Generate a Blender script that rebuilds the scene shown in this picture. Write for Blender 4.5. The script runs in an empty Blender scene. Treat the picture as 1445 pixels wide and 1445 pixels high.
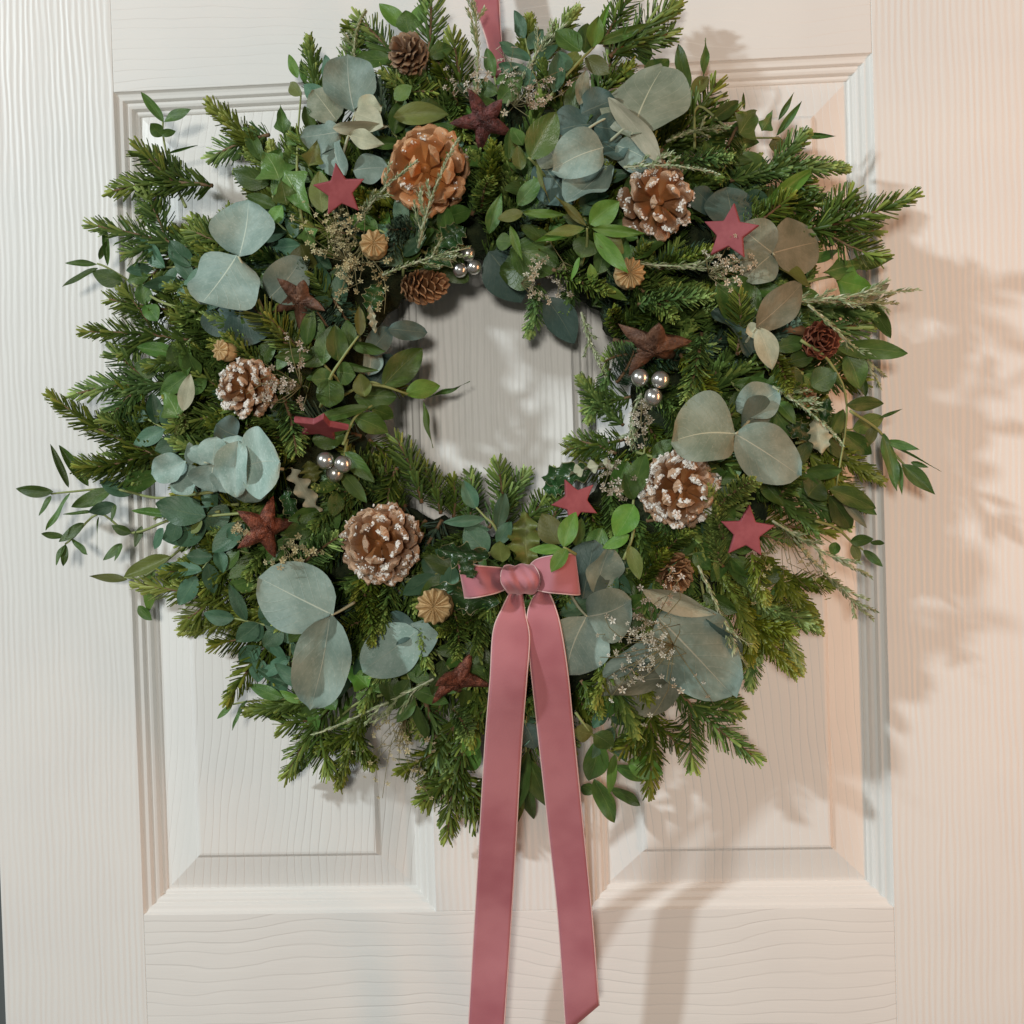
import bpy, bmesh, math, random
import numpy as np
from mathutils import Vector, Matrix, Euler
random.seed(7)
R = random.Random(11)
SC = bpy.context.scene
COL = SC.collection

# ------------------------------------------------------------------ camera
F_PX, IMG = 1600.0, 1445.0
RX, RY, RZ = 0.01604885, -0.05656824, 0.03017008
CAM = np.array([0.0549378, 0.000073, 0.8095679])          # right, up, distance from the door face
def _rot():
    cx, sx, cy, sy, cz, sz = math.cos(RX), math.sin(RX), math.cos(RY), math.sin(RY), math.cos(RZ), math.sin(RZ)
    a = np.array([[1, 0, 0], [0, cx, -sx], [0, sx, cx]])
    b = np.array([[cy, 0, sy], [0, 1, 0], [-sy, 0, cy]])
    c = np.array([[cz, -sz, 0], [sz, cz, 0], [0, 0, 1]])
    return c @ b @ a
RW = _rot()                                                # world to camera, door axes
TOB = np.array([[1, 0, 0], [0, 0, -1], [0, 1, 0]], float)  # door axes to Blender axes (door face = plane y 0)
cam_d = bpy.data.cameras.new('camera'); cam = bpy.data.objects.new('camera', cam_d); COL.objects.link(cam)
m3 = TOB @ RW.T
M = Matrix([list(m3[i]) + [float((TOB @ CAM)[i])] for i in range(3)] + [[0, 0, 0, 1]])
cam.matrix_world = M
cam_d.sensor_width = 36; cam_d.lens = F_PX / IMG * 36; cam_d.clip_start = 0.02; cam_d.clip_end = 50
SC.camera = cam

# ------------------------------------------------------------------ light
world = bpy.data.worlds.new('World'); SC.world = world; world.use_nodes = True
bg = world.node_tree.nodes['Background']
bg.inputs[0].default_value = (1.0, 0.96, 0.88, 1); bg.inputs[1].default_value = 0.105
def lamp(name, loc, energy, col, size, target=(0, 0, 0)):
    d = bpy.data.lights.new(name, 'AREA'); d.shape = 'DISK'; d.size = size; d.energy = energy; d.color = col
    o = bpy.data.objects.new(name, d); COL.objects.link(o); o.location = loc
    o.rotation_euler = (Vector(target) - Vector(loc)).to_track_quat('-Z', 'Y').to_euler()
    return o
lamp('ceiling_downlight', (-1.95, -1.53, 1.12), 39.0, (0.88, 0.97, 1.0), 0.14)
warm = lamp('hallway_light', (0.98, -0.50, 0.04), 4.1, (1.0, 0.48, 0.23), 0.10)
warm.data.shape = 'RECTANGLE'; warm.data.size = 0.10; warm.data.size_y = 0.80
lamp('front_fill', (-0.05, -1.85, 0.15), 11.6, (1.0, 0.95, 0.85), 0.22)  # fill lamp added in front of the door to brighten the open centre
SC.view_settings.view_transform = 'Standard'; SC.view_settings.look = 'None'
SC.view_settings.exposure = 0.10; SC.view_settings.gamma = 1.0
SC.render.engine = 'CYCLES'
SC.cycles.use_denoising = True
try: SC.cycles.denoiser = 'OPENIMAGEDENOISE'
except Exception: pass
SC.cycles.max_bounces = 6; SC.cycles.diffuse_bounces = 3; SC.cycles.transparent_max_bounces = 4
SC.cycles.sample_clamp_indirect = 4

# ------------------------------------------------------------------ positions
def at(px, py, h):
    """The point that the picture shows at pixel px, py, at height h above the door face."""
    d = RW.T @ np.array([(px - IMG / 2) / F_PX, -(py - IMG / 2) / F_PX, -1.0])
    t = (h - CAM[2]) / d[2]
    p = TOB @ (CAM + t * d)
    return Vector(p)
CX, CY = 697.0, 562.0                                      # middle of the ring
def surf(px, py):
    """Height of the wreath's leafy body above the door."""
    r = math.hypot(px - CX, py - CY)
    return 0.030 + 0.052 * math.sqrt(max(0.0, 1 - ((r - 310) / 215) ** 2))
def PX(n): return n * 0.000507                             # pixels to metres at the door

# ------------------------------------------------------------------ materials
def new_mat(name):
    m = bpy.data.materials.new(name); m.use_nodes = True
    nt = m.node_tree
    return m, nt, nt.nodes['Principled BSDF']
def N(nt, typ, **kw):
    n = nt.nodes.new(typ)
    for k, v in kw.items(): setattr(n, k, v)
    return n
def val(nt, op, a, b=None, c=None):
    n = N(nt, 'ShaderNodeMath', operation=op)
    for i, x in enumerate((a, b, c)):
        if x is None: continue
        if isinstance(x, (int, float)): n.inputs[i].default_value = x
        else: nt.links.new(x, n.inputs[i])
    return n.outputs[0]
def mix(nt, fac, a, b, blend='MIX'):
    n = N(nt, 'ShaderNodeMix', data_type='RGBA', blend_type=blend)
    for s, x in ((n.inputs[0], fac), (n.inputs[6], a), (n.inputs[7], b)):
        if isinstance(x, (int, float)): s.default_value = x
        elif isinstance(x, tuple): s.default_value = (*x[:3], 1)
        else: nt.links.new(x, s)
    return n.outputs[2]
def noise(nt, scale, vec=None, detail=3.0, rough=0.55):
    n = N(nt, 'ShaderNodeTexNoise'); n.inputs['Scale'].default_value = scale
    n.inputs['Detail'].default_value = detail; n.inputs['Roughness'].default_value = rough
    if vec is not None: nt.links.new(vec, n.inputs['Vector'])
    return n.outputs['Fac']
def ramp(nt, fac, lo, hi):
    n = N(nt, 'ShaderNodeMapRange', interpolation_type='SMOOTHSTEP')
    n.inputs[1].default_value = lo; n.inputs[2].default_value = hi
    nt.links.new(fac, n.inputs[0]); return n.outputs[0]
def bump(nt, bsdf, height, strength, dist):
    b = N(nt, 'ShaderNodeBump'); b.inputs['Strength'].default_value = strength; b.inputs['Distance'].default_value = dist
    nt.links.new(height, b.inputs['Height']); nt.links.new(b.outputs[0], bsdf.inputs['Normal'])
def hsv(nt, col, h=None, s=None, v=None):
    n = N(nt, 'ShaderNodeHueSaturation')
    for k, x in (('Hue', h), ('Saturation', s), ('Value', v)):
        if x is None: continue
        if isinstance(x, (int, float)): n.inputs[k].default_value = x
        else: nt.links.new(x, n.inputs[k])
    nt.links.new(col, n.inputs['Color']); return n.outputs[0]

def door_paint(name, mode):
    """White satin paint over moulded wood grain: fine upright ridges, wavy level lines or an arched panel figure."""
    m, nt, b = new_mat(name)
    tc = N(nt, 'ShaderNodeTexCoord'); sep = N(nt, 'ShaderNodeSeparateXYZ'); nt.links.new(tc.outputs['Object'], sep.inputs[0])
    along, across = (sep.outputs[0], sep.outputs[2]) if mode == 'level' else (sep.outputs[2], sep.outputs[0])
    def vec(sa, sc, off=0.0):
        c = N(nt, 'ShaderNodeCombineXYZ')
        nt.links.new(val(nt, 'MULTIPLY', along, sa), c.inputs[0]); nt.links.new(val(nt, 'MULTIPLY', across, sc), c.inputs[1])
        c.inputs[2].default_value = off
        return c.outputs[0]
    period = {'upright': 0.0046, 'level': 0.0078, 'panel': 0.0060}[mode]
    wob = noise(nt, 1.0, vec(5.0, 9.0, 3.1), 2.0); wob2 = noise(nt, 1.0, vec(14.0, 75.0, 8.0), 2.0)
    amp = {'upright': 2.2, 'level': 5.5, 'panel': 5.0}[mode]
    pos = val(nt, 'DIVIDE', across, period)
    pos = val(nt, 'ADD', pos, val(nt, 'MULTIPLY', wob, amp)); pos = val(nt, 'ADD', pos, val(nt, 'MULTIPLY', wob2, 0.8 if mode != 'upright' else 1.15))
    if mode == 'panel':
        up = val(nt, 'POWER', val(nt, 'ABSOLUTE', val(nt, 'ADD', along, 0.42)), 2.0)
        pos = val(nt, 'ADD', val(nt, 'SQRT', val(nt, 'ADD', val(nt, 'MULTIPLY', pos, pos), val(nt, 'MULTIPLY', up, 260.0))), val(nt, 'MULTIPLY', along, 10.0))
    fr = val(nt, 'FRACT', pos)
    # an uneven saw: slow rise, quick fall
    groove = val(nt, 'POWER', fr, 3.0); fall = ramp(nt, fr, 0.86, 1.0)
    hgt = val(nt, 'SUBTRACT', groove, fall)
    if mode == 'upright':
        hgt = val(nt, 'MULTIPLY', val(nt, 'SINE', val(nt, 'MULTIPLY', pos, 6.2832)), 0.75)
    strength = val(nt, 'MULTIPLY_ADD', noise(nt, 1.0, vec(7.0, 60.0, 1.0), 2.0), 1.3, -0.12)
    hgt = val(nt, 'MULTIPLY', hgt, strength)
    pores = noise(nt, 1.0, vec(60.0, 900.0, 5.0), 2.0)
    hgt = val(nt, 'ADD', hgt, val(nt, 'MULTIPLY', pores, 0.30 if mode == 'upright' else 0.14))
    if mode != 'upright': hgt = val(nt, 'MULTIPLY', hgt, -1.0)
    bump(nt, b, hgt, {'upright': 0.46, 'level': 0.50, 'panel': 0.50}[mode], {'upright': 0.00055, 'level': 0.0009, 'panel': 0.0009}[mode])
    spot = noise(nt, 9.0, tc.outputs['Object'], 3.0)
    nt.links.new(mix(nt, ramp(nt, spot, 0.3, 0.75), (0.80, 0.79, 0.765), (0.765, 0.755, 0.735)), b.inputs['Base Color'])
    b.inputs['Roughness'].default_value = 0.42; b.inputs['Specular IOR Level'].default_value = 0.35
    return m
MD = {k: door_paint('door_paint_' + k, k) for k in ('upright', 'level', 'panel')}
def plain(name, col, rough=0.5, metal=0.0, spec=0.4):
    m, nt, b = new_mat(name); b.inputs['Base Color'].default_value = (*col, 1)
    b.inputs['Roughness'].default_value = rough; b.inputs['Metallic'].default_value = metal; b.inputs['Specular IOR Level'].default_value = spec
    return m

M_TRIM = plain('door_paint_trim', (0.785, 0.775, 0.75), 0.42, 0, 0.35)
def leaf_mat(name, col_a, col_b, rib, under, rough=0.42, bloom=0.0, trans=0.12, vein=0.35, edge=None, varamt=0.35):
    m, nt, b = new_mat(name)
    uv = N(nt, 'ShaderNodeUVMap'); sep = N(nt, 'ShaderNodeSeparateXYZ'); nt.links.new(uv.outputs[0], sep.inputs[0])
    oi = N(nt, 'ShaderNodeObjectInfo'); tc = N(nt, 'ShaderNodeTexCoord'); geo = N(nt, 'ShaderNodeNewGeometry')
    a = val(nt, 'ABSOLUTE', val(nt, 'MULTIPLY_ADD', sep.outputs[0], 2.0, -1.0))
    # different blotches on every leaf
    off = N(nt, 'ShaderNodeVectorMath', operation='ADD'); nt.links.new(tc.outputs['Object'], off.inputs[0])
    cmb = N(nt, 'ShaderNodeCombineXYZ'); nt.links.new(val(nt, 'MULTIPLY', oi.outputs['Random'], 37.0), cmb.inputs[0]); nt.links.new(cmb.outputs[0], off.inputs[1])
    blot = noise(nt, 3.2, off.outputs[0], 5.0, 0.62)
    col = mix(nt, ramp(nt, blot, 0.32, 0.72), col_a, col_b)
    fine = noise(nt, 22.0, off.outputs[0], 3.0, 0.6)
    col = mix(nt, val(nt, 'MULTIPLY', ramp(nt, fine, 0.5, 0.8), 0.25 + bloom), col, (min(1, col_b[0] * 1.6), min(1, col_b[1] * 1.45), min(1, col_b[2] * 1.5)))
    side = val(nt, 'SUBTRACT', val(nt, 'MULTIPLY', sep.outputs[1], 7.0), val(nt, 'MULTIPLY', a, 3.0))
    lines = ramp(nt, val(nt, 'ABSOLUTE', val(nt, 'SUBTRACT', val(nt, 'FRACT', side), 0.5)), 0.07, 0.0)
    col = mix(nt, val(nt, 'MULTIPLY', lines, 0.30 * vein), col, rib)
    mid = ramp(nt, val(nt, 'MULTIPLY', a, val(nt, 'MULTIPLY_ADD', sep.outputs[1], 2.2, 0.75)), 0.045, 0.008)
    col = mix(nt, val(nt, 'MULTIPLY', mid, vein * 1.6 if vein * 1.6 < 1 else 1.0), col, rib)
    if edge: col = mix(nt, ramp(nt, a, 0.90, 0.97), col, edge)
    col = mix(nt, val(nt, 'MULTIPLY', geo.outputs['Backfacing'], 0.75), col, under)
    rnd = oi.outputs['Random']
    col = hsv(nt, col, val(nt, 'MULTIPLY_ADD', rnd, 0.03, 0.485), None, val(nt, 'MULTIPLY_ADD', rnd, varamt * 2, 1.0 - varamt))
    nt.links.new(col, b.inputs['Base Color'])
    b.inputs['Roughness'].default_value = rough; b.inputs['Specular IOR Level'].default_value = 0.4
    bump(nt, b, val(nt, 'ADD', val(nt, 'MULTIPLY', val(nt, 'MAXIMUM', lines, mid), 0.7), fine), 0.35, 0.0006)
    tr = N(nt, 'ShaderNodeBsdfTranslucent'); nt.links.new(col, tr.inputs[0])
    ms = N(nt, 'ShaderNodeMixShader'); ms.inputs[0].default_value = trans
    nt.links.new(b.outputs[0], ms.inputs[1]); nt.links.new(tr.outputs[0], ms.inputs[2])
    nt.links.new(ms.outputs[0], nt.nodes['Material Output'].inputs[0])
    return m
ML = {
 'blue': leaf_mat('eucalyptus_blue', (0.180, 0.255, 0.216), (0.272, 0.352, 0.302), (0.50, 0.55, 0.45), (0.27, 0.36, 0.33), 0.55, 0.10, 0.06, 0.55, varamt=0.22),
 'pale': leaf_mat('eucalyptus_pale', (0.27, 0.40, 0.35), (0.40, 0.52, 0.47), (0.52, 0.58, 0.48), (0.36, 0.45, 0.40), 0.6, 0.3, 0.06, 0.35, varamt=0.18),
 'old': leaf_mat('eucalyptus_olive', (0.165, 0.185, 0.125), (0.255, 0.265, 0.19), (0.52, 0.48, 0.33), (0.33, 0.32, 0.23), 0.5, 0.05, 0.06, 0.5, varamt=0.2),
 'dry': leaf_mat('eucalyptus_dry', (0.36, 0.36, 0.25), (0.48, 0.46, 0.33), (0.62, 0.58, 0.42), (0.50, 0.45, 0.32), 0.6, 0.0, 0.08, 0.4, varamt=0.15),
 'blue_shade': leaf_mat('eucalyptus_blue_shade', (0.055, 0.10, 0.085), (0.085, 0.135, 0.115), (0.25, 0.28, 0.2), (0.19, 0.21, 0.18), 0.5, 0.0, 0.05, 0.35, varamt=0.2),  # darkened copy of the blue: shade of dark-side leaves put into the colour
 'green': leaf_mat('small_leaf_green', (0.052, 0.112, 0.022), (0.092, 0.165, 0.034), (0.28, 0.36, 0.12), (0.16, 0.23, 0.11), 0.36, 0.0, 0.14, 0.35, varamt=0.4),
 'lime': leaf_mat('small_leaf_bright', (0.100, 0.215, 0.030), (0.150, 0.280, 0.048), (0.30, 0.40, 0.12), (0.16, 0.25, 0.08), 0.38, 0.0, 0.16, 0.3, varamt=0.25),
 'teal': leaf_mat('small_leaf_teal', (0.052, 0.125, 0.068), (0.085, 0.175, 0.100), (0.24, 0.32, 0.16), (0.16, 0.23, 0.17), 0.42, 0.0, 0.1, 0.3, varamt=0.3),
 'olive': leaf_mat('small_leaf_olive', (0.115, 0.135, 0.030), (0.15, 0.175, 0.045), (0.32, 0.34, 0.12), (0.21, 0.22, 0.10), 0.42, 0.0, 0.14, 0.3, varamt=0.3),
 'ivy': leaf_mat('ivy_green', (0.085, 0.165, 0.035), (0.135, 0.215, 0.060), (0.32, 0.40, 0.16), (0.22, 0.27, 0.12), 0.3, 0.0, 0.12, 0.6, varamt=0.3),
 'holly': leaf_mat('holly_green', (0.020, 0.062, 0.018), (0.035, 0.085, 0.025), (0.18, 0.24, 0.10), (0.15, 0.18, 0.09), 0.22, 0.0, 0.04, 0.35, edge=(0.36, 0.36, 0.20), varamt=0.3),
}
def tone_mat(name, cols, rough=0.45, spec=0.4, trans=0.0, var=0.3):
    """cols: dark, middle, light; the mesh attribute 'tone' picks between them piece by piece."""
    m, nt, b = new_mat(name)
    at_ = N(nt, 'ShaderNodeAttribute', attribute_name='tone'); oi = N(nt, 'ShaderNodeObjectInfo')
    cr = N(nt, 'ShaderNodeValToRGB'); e = cr.color_ramp.elements
    e[0].position = 0.0; e[0].color = (*cols[0], 1); e[1].position = 1.0; e[1].color = (*cols[2], 1)
    x = e.new(0.5); x.color = (*cols[1], 1)
    nt.links.new(at_.outputs['Fac'], cr.inputs[0])
    col = hsv(nt, cr.outputs[0], val(nt, 'MULTIPLY_ADD', oi.outputs['Random'], 0.045, 0.475), val(nt, 'MULTIPLY_ADD', oi.outputs['Random'], -0.25, 1.08), val(nt, 'MULTIPLY_ADD', oi.outputs['Random'], var * 2, 1 - var))
    nt.links.new(col, b.inputs['Base Color']); b.inputs['Roughness'].default_value = rough; b.inputs['Specular IOR Level'].default_value = spec
    if trans:
        tr = N(nt, 'ShaderNodeBsdfTranslucent'); nt.links.new(col, tr.inputs[0]); ms = N(nt, 'ShaderNodeMixShader'); ms.inputs[0].default_value = trans
        nt.links.new(b.outputs[0], ms.inputs[1]); nt.links.new(tr.outputs[0], ms.inputs[2]); nt.links.new(ms.outputs[0], nt.nodes['Material Output'].inputs[0])
    return m
M_FIR = tone_mat('fir_needles', ((0.034, 0.076, 0.014), (0.112, 0.190, 0.032), (0.350, 0.440, 0.085)), 0.42, 0.3, 0.08, 0.32)
M_FIRY = tone_mat('fir_needles_yellow', ((0.068, 0.108, 0.015), (0.190, 0.255, 0.036), (0.400, 0.460, 0.100)), 0.4, 0.4, 0.08, 0.25)
M_FIRB = tone_mat('fir_needles_blue', ((0.034, 0.078, 0.046), (0.070, 0.130, 0.080), (0.14, 0.22, 0.14)), 0.4, 0.4, 0.06, 0.3)
M_HEATH = tone_mat('heather_leaf', ((0.13, 0.19, 0.07), (0.30, 0.36, 0.17), (0.70, 0.70, 0.50)), 0.55, 0.3, 0.05, 0.2)
M_FLOW = tone_mat('dried_flower', ((0.28, 0.23, 0.15), (0.50, 0.44, 0.33), (0.82, 0.78, 0.70)), 0.7, 0.2, 0.1, 0.12)
M_STRAW = tone_mat('straw_flower', ((0.30, 0.24, 0.11), (0.47, 0.39, 0.20), (0.66, 0.58, 0.36)), 0.7, 0.2, 0.1, 0.1)
M_STEM = plain('green_stem', (0.26, 0.30, 0.11), 0.55)
M_PSTEM = plain('pale_stem', (0.46, 0.47, 0.33), 0.6)
M_HSTEM = plain('heather_stem', (0.40, 0.41, 0.27), 0.7)
M_TWIG = plain('brown_twig', (0.17, 0.10, 0.05), 0.7)
M_DSTEM = plain('dry_stem', (0.19, 0.17, 0.08), 0.8)
def rough_mat(name, a, b2, scale, rough, bstr, bdist, metal=0.0, spec=0.35, contrast=(0.35, 0.7)):
    m, nt, b = new_mat(name); tc = N(nt, 'ShaderNodeTexCoord')
    n1 = noise(nt, scale, tc.outputs['Object'], 5.0, 0.65); n2 = noise(nt, scale * 4.2, tc.outputs['Object'], 3.0)
    nt.links.new(mix(nt, ramp(nt, n1, *contrast), a, b2), b.inputs['Base Color'])
    b.inputs['Roughness'].default_value = rough; b.inputs['Metallic'].default_value = metal; b.inputs['Specular IOR Level'].default_value = spec
    bump(nt, b, val(nt, 'ADD', n1, val(nt, 'MULTIPLY', n2, 0.5)), bstr, bdist)
    return m
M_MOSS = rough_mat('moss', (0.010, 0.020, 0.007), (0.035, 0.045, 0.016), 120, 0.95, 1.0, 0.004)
M_POPPY = rough_mat('dried_poppy', (0.36, 0.23, 0.10), (0.60, 0.43, 0.22), 160, 0.6, 0.4, 0.0006)
M_STAR = rough_mat('painted_star', (0.27, 0.058, 0.070), (0.34, 0.085, 0.098), 90, 0.62, 0.3, 0.0003)
M_BARKS = {'brown': rough_mat('bark_brown', (0.075, 0.035, 0.022), (0.20, 0.10, 0.060), 130, 0.5, 0.9, 0.0016),
           'red': rough_mat('bark_red', (0.06, 0.022, 0.020), (0.20, 0.062, 0.055), 190, 0.42, 1.0, 0.002),
           'copper': rough_mat('bark_copper', (0.10, 0.034, 0.022), (0.31, 0.105, 0.065), 220, 0.36, 1.0, 0.0016, 0.25)}
M_SILVER = rough_mat('silver_bead', (0.66, 0.65, 0.62), (0.74, 0.73, 0.70), 300, 0.27, 0.08, 0.0002, 0.9)
M_WIRE = plain('wire', (0.30, 0.30, 0.28), 0.4, 0.8)
def cone_mat(name, core, rim, frost):
    """Cone scale: red-brown shaft, lighter worn rim, specks of frost that gather at the tip."""
    m, nt, b = new_mat(name); uv = N(nt, 'ShaderNodeUVMap'); sep = N(nt, 'ShaderNodeSeparateXYZ'); nt.links.new(uv.outputs[0], sep.inputs[0])
    tc = N(nt, 'ShaderNodeTexCoord'); oi = N(nt, 'ShaderNodeObjectInfo')
    off = N(nt, 'ShaderNodeVectorMath', operation='ADD'); nt.links.new(tc.outputs['Object'], off.inputs[0])
    cmb = N(nt, 'ShaderNodeCombineXYZ'); nt.links.new(oi.outputs['Random'], cmb.inputs[0]); nt.links.new(cmb.outputs[0], off.inputs[1])
    st = noise(nt, 140.0, off.outputs[0], 4.0, 0.6)
    col = mix(nt, ramp(nt, st, 0.35, 0.7), core, (core[0] * 1.7, core[1] * 1.6, core[2] * 1.5))
    col = mix(nt, val(nt, 'MULTIPLY', ramp(nt, sep.outputs[1], 0.72, 1.0), 0.75), col, rim)
    if frost:
        sp = noise(nt, 420.0, off.outputs[0], 4.0, 0.7)
        f = val(nt, 'MULTIPLY', ramp(nt, sp, 0.50, 0.60), ramp(nt, sep.outputs[1], 0.55, 0.95))
        col = mix(nt, val(nt, 'MULTIPLY', f, frost), col, (0.80, 0.77, 0.72))
    col = hsv(nt, col, None, None, val(nt, 'MULTIPLY_ADD', oi.outputs['Random'], 0.5, 0.75))
    nt.links.new(col, b.inputs['Base Color']); b.inputs['Roughness'].default_value = 0.45
    bump(nt, b, val(nt, 'ADD', st, val(nt, 'MULTIPLY', noise(nt, 420.0, off.outputs[0], 3.0), 0.5)), 0.45, 0.0007)
    return m
M_CONE = cone_mat('pine_scale', (0.215, 0.090, 0.030), (0.50, 0.28, 0.13), 0.75)
M_CONEO = cone_mat('pine_scale_orange', (0.330, 0.130, 0.036), (0.60, 0.31, 0.13), 0.35)
M_LARCH = cone_mat('larch_scale', (0.120, 0.065, 0.035), (0.33, 0.22, 0.13), 0)
M_SPRUCE = cone_mat('spruce_scale', (0.165, 0.075, 0.032), (0.40, 0.235, 0.12), 0)
M_CEDAR = cone_mat('cedar_scale', (0.115, 0.030, 0.018), (0.28, 0.095, 0.050), 0)
M_FROST = plain('frost_crumbs', (0.80, 0.77, 0.72), 0.55, 0, 0.5)
def velvet():
    m, nt, b = new_mat('pink_velvet'); tc = N(nt, 'ShaderNodeTexCoord')
    n1 = noise(nt, 16.0, tc.outputs['Object'], 3.0, 0.55); n2 = noise(nt, 900.0, tc.outputs['Object'], 2.0)
    col = mix(nt, ramp(nt, n1, 0.3, 0.7), (0.385, 0.125, 0.152), (0.525, 0.210, 0.238))
    nt.links.new(col, b.inputs['Base Color']); b.inputs['Roughness'].default_value = 0.85; b.inputs['Specular IOR Level'].default_value = 0.15
    b.inputs['Sheen Weight'].default_value = 0.55; b.inputs['Sheen Roughness'].default_value = 0.35; b.inputs['Sheen Tint'].default_value = (1.0, 0.72, 0.74, 1)
    bump(nt, b, val(nt, 'ADD', n2, val(nt, 'MULTIPLY', n1, 2.0)), 0.25, 0.0005)
    return m
M_VELVET = velvet()
M_SELV = plain('ribbon_selvedge', (0.74, 0.50, 0.48), 0.6)

# ------------------------------------------------------------------ helpers
def mesh_of(name, verts, faces, mat, uvs=None, tone=None, smooth=True):
    me = bpy.data.meshes.new(name); me.from_pydata([tuple(map(float, v)) for v in verts], [], faces); me.update()
    if uvs is not None:
        l = me.uv_layers.new(name='UVMap')
        idx = np.zeros(len(me.loops), dtype=np.int32); me.loops.foreach_get('vertex_index', idx)
        l.data.foreach_set('uv', np.asarray(uvs, dtype=np.float32)[idx].ravel())
    if tone is not None:
        a = me.attributes.new('tone', 'FLOAT', 'POINT'); a.data.foreach_set('value', np.asarray(tone, dtype=np.float32))
    if smooth: me.polygons.foreach_set('use_smooth', [True] * len(me.polygons))
    if mat: me.materials.append(mat)
    return me
def obj(name, me, parent=None, mat4=None):
    o = bpy.data.objects.new(name, me); COL.objects.link(o)
    if parent is not None: o.parent = parent
    if mat4 is not None: o.matrix_basis = mat4
    return o
def thing(name, label, cat, loc, group=None):
    o = bpy.data.objects.new(name, None); COL.objects.link(o); o.location = loc; o.empty_display_size = 0.01
    o['label'] = label; o['category'] = cat
    if group: o['group'] = group
    return o
def frame(y, up, roll=0.0):
    """Rotation whose Y axis is y and whose Z axis is as near up as it can be, then rolled about y."""
    y = y.normalized(); z = up - y * up.dot(y)
    if z.length < 1e-5: z = Vector((0.3, 0.2, 1)) - y * y.dot(Vector((0.3, 0.2, 1)))
    z.normalize(); x = y.cross(z)
    m = Matrix((x, y, z)).transposed()
    return (m @ Matrix.Rotation(roll, 3, 'Y')).to_4x4()
FRONT = Vector((0, -1, 0))
def spline(pts, n):
    pts = [Vector(p) for p in pts]
    if len(pts) == 2: return [pts[0].lerp(pts[1], i / (n - 1)) for i in range(n)]
    P = [pts[0] * 2 - pts[1]] + pts + [pts[-1] * 2 - pts[-2]]
    out = []
    for i in range(n):
        t = i / (n - 1) * (len(pts) - 1); k = min(int(t), len(pts) - 2); f = t - k
        a, b, c, d = P[k:k + 4]
        out.append(0.5 * ((2 * b) + (c - a) * f + (2 * a - 5 * b + 4 * c - d) * f * f + (3 * b - a - 3 * c + d) * f ** 3))
    return out
def tube(pts, r0, r1, seg=6):
    vs, fs = [], []; n = len(pts)
    for i, p in enumerate(pts):
        t = (pts[min(i + 1, n - 1)] - pts[max(i - 1, 0)]).normalized()
        a = t.cross(Vector((0.31, 0.17, 0.93))).normalized(); b = t.cross(a)
        r = r0 + (r1 - r0) * i / max(1, n - 1)
        for k in range(seg):
            g = 2 * math.pi * k / seg
            vs.append(p + (a * math.cos(g) + b * math.sin(g)) * r)
    for i in range(n - 1):
        for k in range(seg):
            k2 = (k + 1) % seg
            fs.append((i * seg + k, i * seg + k2, (i + 1) * seg + k2, (i + 1) * seg + k))
    fs.append(tuple(range(seg))[::-1]); fs.append(tuple((n - 1) * seg + k for k in range(seg)))
    return vs, fs
def tube_obj(name, pts, r0, r1, mat, parent, seg=6):
    vs, fs = tube(pts, r0, r1, seg)
    return obj(name, mesh_of(name, vs, fs, mat), parent)

# ------------------------------------------------------------------ the door
def quad_strip_rings(rings, close_last=False):
    vs, fs = [], []
    for r in rings: vs += r
    for i in range(len(rings) - 1):
        for k in range(4):
            k2 = (k + 1) % 4
            fs.append((i * 4 + k, i * 4 + k2, (i + 1) * 4 + k2, (i + 1) * 4 + k))
    if close_last: n = len(rings) - 1; fs.append((n * 4, n * 4 + 1, n * 4 + 2, n * 4 + 3))
    return vs, fs
def rect_ring(x0, x1, z0, z1, inset, depth):
    return [(x0 + inset, depth, z0 + inset), (x1 - inset, depth, z0 + inset), (x1 - inset, depth, z1 - inset), (x0 + inset, depth, z1 - inset)]
door = thing('door', 'white moulded panel door with embossed wood grain behind the wreath', 'door', (0, 0, 0))
XL, XR, PWD, GAP = -0.2705, 0.2705, 0.2155, 0.110
DX0, DX1 = XL - 0.1072, XR + 0.112
ROWS = [(-0.2998, 0.2998), (0.405, 0.650), (-1.02, -0.475)]
DZ0, DZ1 = -1.14, 0.765
TH = 0.035
def slab(name, x0, x1, z0, z1, mat):
    bm = bmesh.new(); bmesh.ops.create_cube(bm, size=1.0)
    for v in bm.verts: v.co = Vector((x0 + (x1 - x0) * (v.co.x + 0.5), TH * (v.co.y + 0.5), z0 + (z1 - z0) * (v.co.z + 0.5)))
    e = [e for e in bm.edges if all(v.co.y < 1e-6 for v in e.verts)]
    bmesh.ops.bevel(bm, geom=e, offset=0.0005, segments=2, affect='EDGES', profile=0.5)
    me = bpy.data.meshes.new(name); bm.to_mesh(me); bm.free(); me.materials.append(mat)
    return obj(name, me, door)
slab('stile', DX0, XL, DZ0, DZ1, MD['upright']); slab('stile', XR, DX1, DZ0, DZ1, MD['upright'])
zs = sorted(ROWS); cuts = [DZ0] + [z for r in zs for z in r] + [DZ1]
for i in range(0, len(cuts), 2): slab('rail', XL, XR, cuts[i], cuts[i + 1], MD['level'])
for z0, z1 in ROWS: slab('mullion', -GAP / 2, GAP / 2, z0, z1, MD['upright'])
MOULD = [(0.0, 0.0006), (0.0012, 0.0022), (0.0030, 0.0029), (0.0052, 0.0034), (0.0064, 0.0052), (0.0066, 0.0058), (0.0086, 0.0060), (0.0104, 0.0068), (0.0114, 0.0086), (0.0118, 0.0096), (0.0136, 0.0098), (0.0148, 0.0106), (0.0152, 0.0116)]
FIELD = [(0.0152, 0.0116), (0.0175, 0.0114), (0.0385, 0.0052), (0.0400, 0.0048), (0.0410, 0.0036), (0.0424, 0.0022), (0.0440, 0.0018)]
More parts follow.
